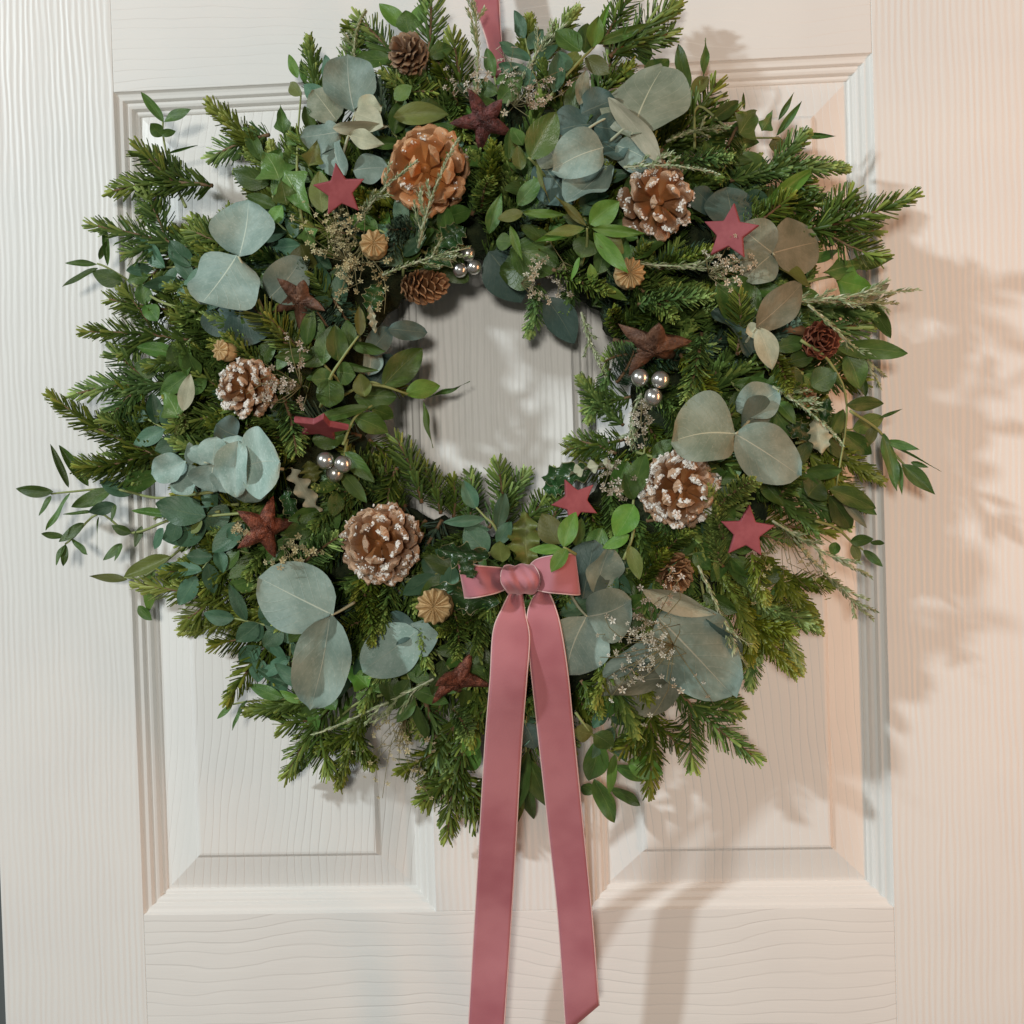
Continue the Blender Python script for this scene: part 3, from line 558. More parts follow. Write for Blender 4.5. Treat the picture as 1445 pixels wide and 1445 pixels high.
spray('small_leaf_sprig', 'pointed upright leaves behind the very large round leaf', SM, 'lance', 'green',
      [(972, 128, 955, 66, 20, 10, .0, .0, 'green', 'oval'), (992, 108, 998, 52, 13, 15, .0, .0, 'green'), (975, 135, 1004, 104, 20, 20, .0, .0, 'olive', 'oval'), (1005, 170, 1042, 143, 20, 10, .0, .0, 'green', 'oval'), (1050, 155, 1047, 130, 6, 10), (1098, 170, 1120, 130, 8, 10), (1095, 192, 1132, 142, 11, 10), (1125, 190, 1180, 192, 9, 20), (1085, 205, 1110, 205, 22, 10, .0, .0, 'olive', 'oval'), (1035, 220, 1092, 252, 36, 0, .0, .0, 'green', 'oval')],
      [(980, 210, -.01), (985, 150, .0), (1040, 190, .0), (1100, 195, .0)])
# --- ivy and holly
spray('ivy_sprig', 'pale green ivy leaves crowded beside the dusty pink star', 'ivy', 'ivy', 'ivy',
      [(395, 255, 370, 205, 60, 10, .006, .010), (400, 240, 440, 305, 52, 14, .008, .010), (405, 290, 395, 250, 40, 20), (435, 235, 448, 195, 30, 10, .01, .014, 'olive'), (455, 300, 450, 240, 32, 8, .006, .010, 'olive', 'oval'), (400, 190, 395, 145, 24, 20, .0, .0, 'green'), (418, 205, 405, 180, 26, 20, .004, .006), (385, 315, 398, 290, 24, 0, .006, .008, 'lime', 'oval'), (425, 345, 440, 385, 40, 10, .0, .0, 'olive', 'round'), (430, 320, 445, 355, 30, 10, .0, .004), (440, 190, 430, 150, 18, 10, .004, .004, 'green', 'oval'), (420, 110, 408, 78, 14, 10, -.004, -.004, 'lime', 'oval'), (430, 120, 425, 80, 11, 15, -.004, -.004, 'green', 'lance'), (425, 135, 405, 112, 18, 0, -.004, -.004, 'olive', 'oval')],
      [(430, 330, -.01), (420, 270, .002), (420, 200, .0), (425, 130, -.006)])
spray('ivy_sprig', 'small lime ivy leaves under the joined blue leaves', 'ivy', 'ivy', 'ivy',
      [(520, 970, 482, 938, 44, 12, .0, .004, 'lime'), (525, 975, 545, 955, 30, 0, -.004, .0), (470, 1035, 500, 985, 26, 16, .0, .004, 'lime'), (500, 985, 515, 975, 12, 0)], [(540, 980, -.01), (500, 995, -.004), (450, 1040, -.006)])
spray('ivy_sprig', 'light green lobed ivy leaves at the outer edge above the rose cone', 'ivy', 'ivy', 'ivy',
      [(1180, 395, 1238, 408, 44, 10, .010, .012, 'lime'), (1160, 385, 1232, 372, 30, 15, .008, .008), (1195, 372, 1260, 365, 22, 20, .004, .0, 'green', 'lance'), (1225, 425, 1255, 480, 26, 35, .004, -.002, 'ivy', 'oval'), (1195, 430, 1255, 400, 20, 40, .0, -.004, 'old', 'oval'), (1080, 290, 1145, 240, 22, 15, .006, .006, 'lime', 'oval'), (1140, 370, 1190, 352, 14, 15, .006, .006, 'green', 'lance'), (1040, 195, 1078, 150, 46, 20, .004, .006, 'ivy'), (1075, 185, 1092, 155, 24, 20, .002, .004)],
      [(1130, 400, -.006), (1180, 390, .006), (1225, 400, .004)], lift=.004)
spray('ivy_sprig', 'light ivy leaf with a dry folded leaf above the mint row', 'ivy', 'ivy', 'ivy',
      [(252, 590, 228, 548, 46, 10, .002, .004), (250, 575, 245, 620, 36, 20, .0, .0, 'olive'), (258, 580, 268, 528, 22, 15, .006, .008, 'dry', 'oval'), (215, 660, 225, 620, 18, 25, -.006, -.004, 'olive', 'holly')], [(270, 600, -.01), (252, 585, .002)])
HL = [
 ('dark holly leaf whose spiny tip overlaps the left bow loop', [(618, 776, 690, 786, 36, 10, .052, .060), (652, 786, 667, 816, 24, 5, .060, .062)]),
 ('holly leaf spreading out below the left bow loop beside a poppy head', [(705, 850, 605, 830, 46, 5, .0, .006), (640, 845, 690, 855, 40, 0, -.004, -.004)]),
 ('upright bronze holly leaf standing just above the bow knot', [(745, 800, 745, 725, 50, 15, .004, .012, 'olive')]),
 ('glossy holly leaf with a cream edge between the red star and the open centre', [(835, 665, 758, 668, 42, 20, .0, -.004), (800, 680, 765, 690, 30, 0, -.006, -.006), (870, 655, 795, 658, 16, 50, .004, .0, 'dry')]),
 ('curled tan holly leaf beside the silver beads of the shaded side', [(410, 660, 440, 725, 30, 20, .004, .006, 'dry'), (445, 680, 435, 650, 30, 10, .004, .006, 'olive'), (400, 690, 425, 740, 26, 10, -.004, -.004)]),
 ('pale edged holly leaf beside the willowy heather sprig', [(1150, 590, 1160, 640, 34, 15, .0, .0, 'dry'), (1110, 600, 1150, 620, 30, 10, -.004, -.004, 'holly'), (1170, 560, 1160, 600, 20, 10, .0, .0)]),
 ('dark holly leaves tucked under the small spruce cone', [(520, 440, 540, 400, 34, 20, -.002, .0), (530, 470, 522, 430, 12, 10, .004, .006, 'dry'), (640, 330, 600, 380, 46, 20, -.006, -.006), (655, 320, 620, 350, 40, 10, -.006, -.006)]),
 ('grey underside of a holly leaf low on the wreath', [(955, 950, 880, 1005, 40, 10, -.016, -.016, 'old')]),
]
for lab, lv in HL: spray('holly_leaf', lab, 'holly leaf', 'holly', 'holly', lv, lift=.002)

# ------------------------------------------------------------------ fir
def needles(rng, pts, ups, kind, nlen, dens, out):
    """Needles along a shoot; each is a narrow folded blade bent towards the tip."""
    vs, fs, tn = out
    P = [np.array(p) for p in pts]; seg = [np.linalg.norm(P[i + 1] - P[i]) for i in range(len(P) - 1)]; L = sum(seg)
    n = int(L * dens); acc = np.cumsum([0] + seg)
    for i in range(n):
        s = (i + rng.random()) / n * L
        k = min(len(seg) - 1, max(0, int(np.searchsorted(acc, s) - 1))); f = (s - acc[k]) / max(1e-9, seg[k])
        p = P[k] * (1 - f) + P[k + 1] * f; T = (P[k + 1] - P[k]) / max(1e-9, seg[k])
        U = ups - T * np.dot(ups, T); U /= np.linalg.norm(U); X = np.cross(T, U)
        q = s / L
        if kind == 'flat':
            phi = rng.choice((0, math.pi)) + rng.gauss(0, 0.42); phi = phi if rng.random() > 0.22 else rng.uniform(0.2, math.pi - 0.2)
            al = math.radians(rng.uniform(48, 68)) * (1 - 0.5 * q ** 3)
        else:
            phi = rng.uniform(-0.6, math.pi + 0.6); al = math.radians(rng.uniform(38, 62)) * (1 - 0.45 * q ** 3)
        l = nlen * rng.uniform(0.75, 1.1) * (0.72 + 0.55 * math.sin(math.pi * min(1, 0.15 + q * 0.75))) * (1 - 0.25 * q ** 6)
        rad = X * math.cos(phi) + U * math.sin(phi)
        d0 = T * math.cos(al) + rad * math.sin(al)
        d1 = d0 + T * rng.uniform(0.15, 0.5) + U * (0.25 if kind == 'flat' else 0.35) * rng.uniform(0, 1.3); d1 /= np.linalg.norm(d1)
        w = np.cross(d0, T + 0.35 * U * rng.uniform(-1, 1)); w /= max(1e-9, np.linalg.norm(w)); nn = np.cross(w, d0)
        if np.dot(nn, U) < 0: nn = -nn; w = -w
        hw = 0.00088 * rng.uniform(0.85, 1.15)
        b = len(vs); tone = min(1.0, max(0.0, 0.22 + 0.18 * rng.gauss(0, 1) + 0.62 * q ** 2.5))
        cur = p
        for j, (st, wd) in enumerate(((0, 0.6), (0.35, 1.0), (0.78, 1.0), (0.96, 0.82))):
            dirn = d0 * (1 - st) + d1 * st
            c = p + (d0 * st * (1 - st / 2) + d1 * st * st / 2) * l
            vs.append(c - w * hw * wd); vs.append(c + nn * hw * 0.5); vs.append(c + w * hw * wd)
            tn += [tone + st * 0.10] * 3
        e = p + (d0 * 0.5 + d1 * 0.5) * l; vs.append(e); tn.append(tone + 0.15)
        for j in range(3):
            a = b + j * 3; fs += [(a, a + 1, a + 4, a + 3), (a + 1, a + 2, a + 5, a + 4)]
        a = b + 9; fs += [(a, a + 1, b + 12), (a + 1, a + 2, b + 12)]
def fir_proto(kind, length, var, mat):
    rng = random.Random(f'{kind}{length}{var}')
    out = ([], [], []); sv, sf = [], []
    bend = rng.uniform(-0.16, 0.24); side = rng.uniform(-0.22, 0.22)
    def line(o, d, L, n=9, b=bend, s=side):
        d = Vector(d).normalized(); x = d.cross(Vector((0, 0, 1))).normalized()
        return [Vector(o) + d * (L * t) + Vector((0, 0, 1)) * (b * L * t * t) + x * (s * L * t * t) for t in [i / (n - 1) for i in range(n)]]
    main = line((0, 0, 0), (0, 1, 0), length)
    nl = 0.0128 if kind == 'flat' else 0.0108
    dens = 2150 if kind == 'flat' else 3500
    def shoot(pts, r):
        v, f = tube(pts, r, r * 0.55, 5); k = len(sv); sv.extend(v); sf.extend([tuple(i + k for i in q) for q in f])
        needles(rng, [tuple(p) for p in pts], np.array([0, 0, 1.0]), kind, nl, dens, out)
    shoot(main, 0.0015)
    if length > 0.075:
        for sgn in (-1, 1):
            for q in ((0.32, 0.62) if length > 0.11 else (0.42,)):
                if rng.random() < 0.88:
                    k = int(q * 8); a = math.radians(rng.uniform(34, 50)) * sgn
                    shoot(line(main[k], (math.sin(a), math.cos(a), rng.uniform(-0.05, 0.15)), length * rng.uniform(0.32, 0.46), 7), 0.0011)
    nm = mesh_of('needles', out[0], out[1], mat, tone=np.clip(out[2], 0, 1))
    return mesh_of('twig', sv, sf, M_TWIG), nm
MARKS = [(233, 190, 'the slender three leaf sprig'), (150, 385, 'the narrow leaved sprig'), (200, 500, 'the smallest poppy head'), (110, 640, 'the frosty mint row'), (200, 830, 'the twisted olive ivy leaf'), (340, 960, 'the sprig with tiny tip leaves'), (430, 1080, 'the single pointed leaf'), (610, 1120, 'the longer ribbon tail'), (890, 1060, 'the bright round leaf'), (1010, 1010, 'the drooping blue leaves'),
 (1120, 890, 'the drooping heather sprig'), (1200, 690, 'the willowy sprig'), (1190, 500, 'the reddish rose cone'), (1200, 310, 'the brownish grey leaves'), (1110, 190, 'the thin upright leaves'), (990, 130, 'the very large round leaf'), (880, 30, 'the leggy pointed sprig'), (680, 60, 'the hanging ribbon'), (570, 50, 'the larch cone'), (450, 110, 'the pale dry leaves'), (330, 190, 'the pale ivy leaves'),
 (603, 243, 'the largest orange cone'), (925, 284, 'the glossy brown cone'), (352, 548, 'the cone by the smallest poppy'), (539, 767, 'the snowy cone'), (958, 690, 'the heavily frosted cone'), (480, 268, 'the dusty red star'), (453, 597, 'the tipped red star'), (811, 708, 'the coral star'), (1053, 750, 'the star by trailing heather'), (733, 815, 'the bow'), (889, 385, 'the poppy head under a leaf'), (612, 856, 'the poppy head by the bow'), (424, 422, 'the brown bark star'), (923, 486, 'the flat lying bark star'), (373, 745, 'the copper bark star'), (645, 958, 'the rusty bark star'), (683, 170, 'the dark red bark star'), (345, 360, 'the broad silvery leaves'), (985, 930, 'the drooping blue leaves'), (1060, 620, 'the winged grey leaves'), (800, 210, 'the dark blue leaf cluster'), (600, 404, 'the slender spruce cone'), (950, 808, 'the small dark cone'), (430, 900, 'the two joined blue leaves'), (918, 548, 'the bright silver beads'), (1000, 430, 'the curled tan leaf'), (835, 500, 'the hanging heather'), (655, 372, 'the dim silver beads'), (560, 900, 'the half hidden blue leaves'), (780, 1000, 'the ribbon tails'), (830, 330, 'the burst of narrow leaves'), (300, 300, 'the broad silvery leaves')]
def near(x, y): return min(MARKS, key=lambda m: math.hypot(m[0] - x, m[1] - y))[2]
FIRP = {}
DEEP = []
def fir(bx, by, tx, ty, hb=None, ht=None, kind=None, mat='g', roll=0.0, deep=False):
    b = at(bx, by, (surf(bx, by) - 0.012) if hb is None else hb); t = at(tx, ty, (surf(tx, ty) + 0.004) if ht is None else ht)
    L = (t - b).length; kind = kind or R.choice(('flat', 'flat', 'brush'))
    ln = min((0.055, 0.085, 0.125), key=lambda x: abs(math.log(x / L))); var = R.randrange(4)
    key = (kind, ln, var, mat)
    if key not in FIRP: FIRP[key] = fir_proto(kind, ln, var, {'g': M_FIR, 'y': M_FIRY, 'b': M_FIRB}[mat])
    rb, rt = math.hypot(bx - CX, by - CY), math.hypot(tx - CX, ty - CY)
    if rt < 205: lab, grp = 'short green fir sprig poking into the open centre of the wreath', 'fir tips around the open centre'
    elif rt > 445:
        if mat == 'y': lab, grp = 'yellow-green fir shoot at the outer edge of the wreath over the door', 'yellow-green fir shoots on the outer edge'
        else: lab, grp = 'green fir sprig sticking out past the outer edge of the wreath', 'fir sprigs around the outer edge'
    elif mat == 'y': lab, grp = 'yellow-green fir shoot lying across the body of the wreath', 'yellow-green fir shoots within the wreath'
    elif mat == 'b': lab, grp = 'dark blue-green fir sprig deep within the wreath', 'blue-green fir sprigs within the wreath'
    else: lab, grp = 'green fir sprig lying across the body of the wreath', 'green fir sprigs within the wreath'
    spot = near((bx + 2 * tx) / 3, (by + 2 * ty) / 3)
    lab = {'fir tips around the open centre': 'short green fir tip poking into the open centre near ', 'yellow-green fir shoots on the outer edge': 'yellow-green fir shoot at the outer edge near ', 'fir sprigs around the outer edge': 'green fir sprig sticking out past the edge near ',
           'yellow-green fir shoots within the wreath': 'yellow-green fir shoot lying on the wreath near ', 'blue-green fir sprigs within the wreath': 'dark blue-green fir sprig within the wreath near ', 'green fir sprigs within the wreath': 'green fir sprig lying on the wreath near '}[grp] + spot
    s = L / ln; s = min(1.35, max(0.62, s))
    if deep:
        DEEP.append((FIRP[key][1], Matrix.Translation(b) @ frame(t - b, FRONT, math.radians(R.uniform(-25, 25))) @ Matrix.Diagonal((s ** 0.35, L / ln, s ** 0.35, 1)))); return
    root = thing('fir_sprig', lab, 'fir sprig', b, grp)
    rot = frame(t - b, FRONT, math.radians(roll + R.uniform(-25, 25))); sc = Matrix.Diagonal((s ** 0.35 * 1.0, L / ln, s ** 0.35, 1))
    obj('twig', FIRP[key][0], root, rot @ sc); n = obj('needles', FIRP[key][1], root, rot @ sc); n['kind'] = 'stuff'
    return root
EDGE = [  # base, tip, heights, kind, tint: the sprigs that make the outline
 (300, 262, 150, 238, .055, .040, 'flat', 'g'), (270, 260, 200, 212, .045, .04, 'flat', 'g'), (370, 215, 292, 148, .05, .045, 'brush', 'y'), (380, 190, 300, 208, .05, .03, 'flat', 'g'),
 (290, 355, 155, 318, .05, .03, 'flat', 'g'), (300, 330, 190, 380, .05, .03, 'flat', 'g'), (255, 440, 165, 430, .04, .03, 'flat', 'g'), (270, 480, 140, 458, .05, .04, 'flat', 'g'), (270, 545, 105, 522, .055, .045, 'flat', 'g'),
 (265, 590, 128, 572, .05, .04, 'flat', 'g'), (265, 655, 58, 604, .055, .045, 'flat', 'g'), (270, 620, 140, 640, .05, .03, 'flat', 'g'), (230, 670, 126, 662, .04, .03, 'flat', 'g'), (380, 832, 198, 852, .05, .035, 'flat', 'y'), (390, 860, 250, 888, .05, .03, 'brush', 'y'), (380, 800, 250, 790, .055, .04, 'flat', 'g'),
 (430, 860, 316, 958, .05, .03, 'flat', 'g'), (430, 880, 395, 930, .045, .03, 'brush', 'g'), (460, 975, 360, 1016, .045, .03, 'brush', 'g'), (490, 970, 382, 1086, .05, .03, 'flat', 'g'), (520, 990, 465, 1098, .05, .03, 'brush', 'g'),
 (650, 1010, 576, 1132, .05, .03, 'flat', 'g'), (660, 1030, 614, 1190, .05, .03, 'flat', 'g'), (640, 1080, 672, 1182, .04, .03, 'flat', 'g'), (600, 990, 640, 1100, .05, .03, 'flat', 'g'),
 (930, 950, 1044, 1072, .05, .035, 'flat', 'g'), (910, 960, 942, 1112, .05, .035, 'flat', 'g'), (980, 960, 1040, 1020, .05, .035, 'flat', 'g'), (870, 960, 900, 1080, .05, .03, 'flat', 'g'),
 (1040, 810, 1152, 934, .06, .05, 'brush', 'y'), (1030, 830, 1106, 955, .06, .05, 'brush', 'y'), (1070, 780, 1168, 884, .055, .045, 'brush', 'y'), (1010, 800, 1070, 900, .065, .06, 'brush', 'y'), (1060, 860, 1060, 960, .04, .03, 'brush', 'g'),
 (1080, 335, 1278, 312, .065, .055, 'flat', 'g'), (1050, 300, 1200, 268, .06, .05, 'flat', 'g'), (1030, 255, 1186, 208, .06, .045, 'brush', 'g'), (930, 215, 1028, 128, .055, .04, 'flat', 'g'), (1130, 320, 1230, 340, .045, .03, 'flat', 'g'), (960, 195, 1030, 160, .05, .03, 'flat', 'g'),
 (600, 100, 622, -8, .045, .035, 'flat', 'g'), (575, 105, 518, 22, .045, .035, 'flat', 'g'), (450, 150, 440, 74, .045, .03, 'brush', 'g'), (480, 120, 505, 70, .05, .03, 'flat', 'g'), (655, 150, 640, 42, .055, .05, 'flat', 'g'), (650, 140, 610, 90, .05, .045, 'flat', 'g'), 
 (760, 90, 800, 24, .05, .035, 'brush', 'y'), (740, 80, 745, 40, .04, .03, 'brush', 'y'), (860, 80, 952, -4, .05, .035, 'flat', 'g'), (870, 70, 960, 52, .045, .03, 'flat', 'g'), (850, 60, 890, -10, .045, .03, 'flat', 'g'), (530, 70, 500, 30, .03, .025, 'flat', 'g'),
 (1120, 600, 1244, 684, .055, .04, 'brush', 'y'), (1140, 640, 1210, 705, .05, .03, 'brush', 'y'), (1130, 560, 1200, 620, .05, .03, 'brush', 'g'), (1110, 690, 1190, 730, .05, .03, 'brush', 'g'), (1100, 460, 1230, 470, .04, .03, 'flat', 'g'), (1130, 430, 1220, 440, .04, .03, 'brush', 'g'), (1120, 520, 1225, 540, .04, .025, 'flat', 'g'),
 (595, 710, 577, 612, .055, .040, 'flat', 'g'), (715, 745, 704, 648, .060, .045, 'flat', 'g'), (740, 740, 778, 690, .055, .035, 'flat', 'g'), (640, 730, 650, 680, .045, .03, 'flat', 'g'), (760, 400, 758, 468, .05, .035, 'brush', 'g'), (810, 400, 796, 452, .05, .035, 'brush', 'g'), (890, 560, 820, 575, .05, .035, 'flat', 'g'), (880, 620, 810, 640, .05, .03, 'flat', 'g'), (890, 660, 815, 655, .05, .035, 'flat', 'g'), (860, 520, 842, 590, .045, .03, 'brush', 'g'),
 (540, 700, 490, 640, .05, .04, 'flat', 'g'), (622, 725, 612, 650, .05, .038, 'flat', 'g'), (662, 735, 674, 664, .05, .038, 'flat', 'g'), (690, 745, 738, 662, .055, .042, 'flat', 'g'), (565, 720, 548, 645, .05, .04, 'flat', 'g'), (500, 705, 522, 640, .05, .04, 'flat', 'g'), (780, 735, 806, 672, .05, .035, 'flat', 'g'), (870, 640, 812, 610, .05, .035, 'flat', 'g'), (880, 600, 818, 548, .05, .035, 'brush', 'g'), (500, 520, 560, 560, .045, .03, 'flat', 'g'), (520, 620, 565, 655, .045, .03, 'flat', 'g'), (560, 730, 530, 660, .05, .03, 'flat', 'g'),
]
for e in EDGE: fir(*e[:4], e[4], e[5], e[6], e[7])
BODY = [  # sprigs that read clearly on the wreath's face
 (415, 500, 342, 392, .075, .098, 'flat', 'y'), (440, 520, 390, 440, .07, .085, 'flat', 'y'), (470, 480, 450, 425, .065, .08, 'flat', 'b'), (400, 560, 430, 640, .075, .08, 'flat', 'g'), (350, 600, 390, 640, .08, .09, 'brush', 'g'), (250, 560, 280, 600, .055, .065, 'brush', 'y'),
 (530, 870, 460, 900, .07, .09, 'brush', 'g'), (510, 830, 540, 900, .075, .09, 'brush', 'g'), (640, 860, 660, 930, .08, .095, 'brush', 'g'), (640, 1000, 670, 1040, .07, .08, 'brush', 'g'), (680, 870, 620, 900, .075, .085, 'brush', 'g'), (560, 660, 530, 720, .06, .06, 'flat', 'g'), (420, 800, 480, 750, .075, .085, 'flat', 'g'),
 (690, 280, 692, 205, .08, .095, 'brush', 'g'), (680, 300, 676, 250, .08, .098, 'brush', 'g'), (570, 300, 560, 370, .075, .085, 'brush', 'b'), (600, 320, 540, 330, .07, .085, 'brush', 'b'), (470, 420, 500, 480, .07, .075, 'flat', 'b'),
 (930, 380, 1000, 350, .08, .09, 'brush', 'g'), (900, 430, 1000, 410, .085, .10, 'brush', 'g'), (890, 400, 960, 440, .08, .095, 'brush', 'g'), (960, 500, 1020, 580, .085, .095, 'brush', 'y'), (990, 470, 980, 570, .085, .10, 'brush', 'g'), (1040, 500, 1060, 420, .085, .098, 'flat', 'y'), (880, 470, 850, 440, .07, .08, 'brush', 'g'), (890, 500, 850, 500, .075, .08, 'flat', 'g'), (870, 540, 905, 500, .08, .09, 'flat', 'b'),
 (1016, 712, 1062, 664, .105, .122, 'brush', 'y'), (1020, 760, 1000, 690, .09, .10, 'brush', 'y'), (1060, 690, 1090, 640, .07, .072, 'brush', 'g'), (1020, 800, 990, 730, .085, .09, 'brush', 'y'), (930, 790, 960, 740, .08, .085, 'brush', 'g'), (900, 830, 930, 770, .08, .085, 'brush', 'g'), (1100, 700, 1130, 660, .07, .075, 'brush', 'g'), (1090, 500, 1125, 545, .075, .085, 'brush', 'y'),
 (1040, 180, 1000, 250, .06, .07, 'flat', 'g'), (960, 230, 1030, 215, .075, .08, 'brush', 'g'), (1040, 330, 1120, 290, .075, .075, 'flat', 'g'), (1030, 290, 1070, 300, .07, .08, 'flat', 'g'), (300, 420, 250, 450, .07, .07, 'flat', 'g'), (330, 350, 260, 320, .07, .06, 'flat', 'g'), (540, 120, 600, 140, .06, .07, 'flat', 'g'), (640, 130, 660, 190, .075, .08, 'brush', 'g'), (310, 780, 270, 740, .065, .065, 'brush', 'y'),
 (700, 980, 650, 1040, .06, .06, 'flat', 'g'), (820, 960, 850, 1010, .065, .06, 'brush', 'g'), (1060, 780, 1080, 850, .08, .08, 'brush', 'y'), (780, 380, 860, 420, .075, .085, 'brush', 'g')]
for e in BODY: fir(*e[:4], e[4], e[5], e[6], e[7])
# the thick bed of fir between them
rb = random.Random(21)
for i in range(230):
    a = 2 * math.pi * (i * 0.61803) ; r0 = rb.uniform(185, 385); L = rb.uniform(85, 150)
    a2 = a + rb.uniform(-0.9, 0.9)
    x0, y0 = CX + r0 * math.cos(a), CY + r0 * math.sin(a); x1, y1 = x0 + L * math.cos(a2), y0 + L * math.sin(a2)
    if math.hypot(x1 - CX, y1 - CY) < 205 or math.hypot(x1 - CX, y1 - CY) > 520: continue
    if 655 < x1 < 745 and y1 < 110: continue
    fir(x0, y0, x1, y1, surf(x0, y0) - 0.024, surf(x1, y1) - rb.uniform(0.004, 0.018), rb.choice(('flat', 'brush', 'brush')), 'g' if i % 2 else rb.choice(('g', 'g', 'g', 'b', 'y')), deep=bool(i % 2))
for i in range(66):
    a = 2 * math.pi * (i + rb.uniform(-0.3, 0.3)) / 66; r0 = rb.uniform(330, 400); r1 = rb.uniform(455, 512); a2 = a + rb.uniform(-0.10, 0.16)
    x0, y0, x1, y1 = CX + r0 * math.cos(a), CY + r0 * math.sin(a), CX + r1 * math.cos(a2), CY + r1 * math.sin(a2)
    if (655 < x1 < 745 and y1 < 120) or (900 < x1 and y1 > 900) or (x1 < 420 and y1 < 250): continue
    fir(x0, y0, x1, y1, rb.uniform(.030, .045), rb.uniform(.022, .040), rb.choice(('flat', 'flat', 'brush')), 'y' if x1 > 1000 and y1 > 500 and rb.random() < .6 else 'g')
def build_deep():
    V, T, Fq, off = [], [], [], 0
    for me, m in DEEP:
        n = len(me.vertices); co = np.empty(n * 3, np.float32); me.vertices.foreach_get('co', co); M4 = np.array(m)
        V.append(co.reshape(-1, 3) @ M4[:3, :3].T + M4[:3, 3]); tn = np.empty(n, np.float32); me.attributes['tone'].data.foreach_get('value', tn)
        T.append(np.clip(tn * rb.uniform(0.6, 1.05), 0, 1)); Fq += [tuple(i + off for i in p.vertices) for p in me.polygons]; off += n
    V = np.concatenate(V); o = obj('fir_underlayer', mesh_of('fir_underlayer', V.tolist(), Fq, M_FIR, tone=np.concatenate(T)))
    o['label'] = 'dense dark fir filling deep in the wreath under everything else'; o['category'] = 'fir filling'; o['kind'] = 'stuff'
build_deep()
# loose dark leaves between the sprigs, low in the bed
KIN = [('small_leaf_sprig', 'oval', 'green', 'dark green leafy twig low in the bed of the wreath', 'leafy twigs low in the wreath'), ('small_leaf_sprig', 'oval', 'teal', 'dull teal leafy twig low in the bed of the wreath', 'teal twigs low in the wreath')]
for i in range(92):
    a = 2 * math.pi * (i * 0.7548); r0 = rb.choice((215, 270, 330, 390, 430)); x0, y0 = CX + r0 * math.cos(a), CY + r0 * math.sin(a)
    a2 = a + rb.uniform(-1.1, 1.1); L = rb.uniform(60, 95); nm, kd, mt, lb, gp = KIN[0 if rb.random() < 0.7 else 1]
    lv = []
    for k in range(5):
        f = 0.25 + k * 0.19; sx, sy = x0 + L * f * math.cos(a2), y0 + L * f * math.sin(a2)
        sd = a2 + (0.9 if k % 2 else -0.9) * (1 if k < 4 else 0.1); l = rb.uniform(34, 58)
        lv.append((sx, sy, sx + l * math.cos(sd), sy + l * math.sin(sd), rb.uniform(18, 30), rb.uniform(-35, 35), 0, rb.uniform(-.004, .012)))
    if any(math.hypot(q[2] - CX, q[3] - CY) < 190 for q in lv): continue
    lb = lb.replace(' low in the bed of the wreath', ' low in the wreath') + ' near ' + near(x0 + L * .7 * math.cos(a2), y0 + L * .7 * math.sin(a2))
    spray(nm, lb, SM, kd, mt, lv, [(x0, y0, -.01), (x0 + L * math.cos(a2), y0 + L * math.sin(a2), .0)], lift=rb.uniform(-.014, -.002), group=gp)

# ------------------------------------------------------------------ heather and dried flowers
def heath_proto(var, length, mat, dense=1.0):
    rng = random.Random(500 + var); vs, fs, tn = [], [], []; sv, sf = [], []
    def twig(o, d, L, r):
        d = Vector(d).normalized(); s = rng.uniform(-0.12, 0.12); x = d.cross(Vector((0, 0, 1))).normalized()
        pts = [o + d * (L * t) + x * (s * L * t * t) + Vector((0, 0, 0.05 * L * math.sin(3 * t))) for t in [i / 7 for i in range(8)]]
        v, f = tube(pts, r, r * 0.5, 5); k = len(sv); sv.extend(v); sf.extend([tuple(i + k for i in q) for q in f])
        n = int(L * 1900 * dense)
        for i in range(n):
            q = (i + rng.random()) / n; j = min(6, int(q * 7)); p = pts[j].lerp(pts[j + 1], q * 7 - j); T = (pts[j + 1] - pts[j]).normalized()
            a = T.cross(Vector((0.2, 0.1, 1))).normalized(); b = T.cross(a); g = rng.uniform(0, 6.283)
            rad = a * math.cos(g) + b * math.sin(g); dd = (T * 0.8 + rad * 0.62).normalized(); w = dd.cross(rad).normalized()
            l = rng.uniform(0.0036, 0.0066) * (1 - 0.35 * q); hw = 0.00058
            k = len(vs); vs.extend([p - w * hw * 0.5, p + w * hw * 0.5, p + dd * l * 0.55 + w * hw, p + dd * l * 0.55 - w * hw, p + (dd + T * 0.25).normalized() * l])
            fs.extend([(k, k + 1, k + 2, k + 3), (k + 3, k + 2, k + 4)]); c = min(1, max(0, rng.gauss(0.45, 0.22))); tn.extend([c * 0.6, c * 0.6, c, c, min(1, c + 0.3)])
        return pts
    m = twig(Vector((0, 0, 0)), (0, 1, 0), length, 0.00085)
    for k in range(int(length * 60)):
        j = rng.randrange(1, 6); sg = rng.choice((-1, 1)); a = math.radians(rng.uniform(20, 38)) * sg
        twig(m[j], (math.sin(a), math.cos(a), rng.uniform(-0.1, 0.25)), length * rng.uniform(0.12, 0.30), 0.00045)
    return mesh_of('stem', sv, sf, M_HSTEM), mesh_of('scale_leaves', vs, fs, mat, tone=np.clip(tn, 0, 1))
HP = [heath_proto(i, 0.075, M_HEATH) for i in range(4)]
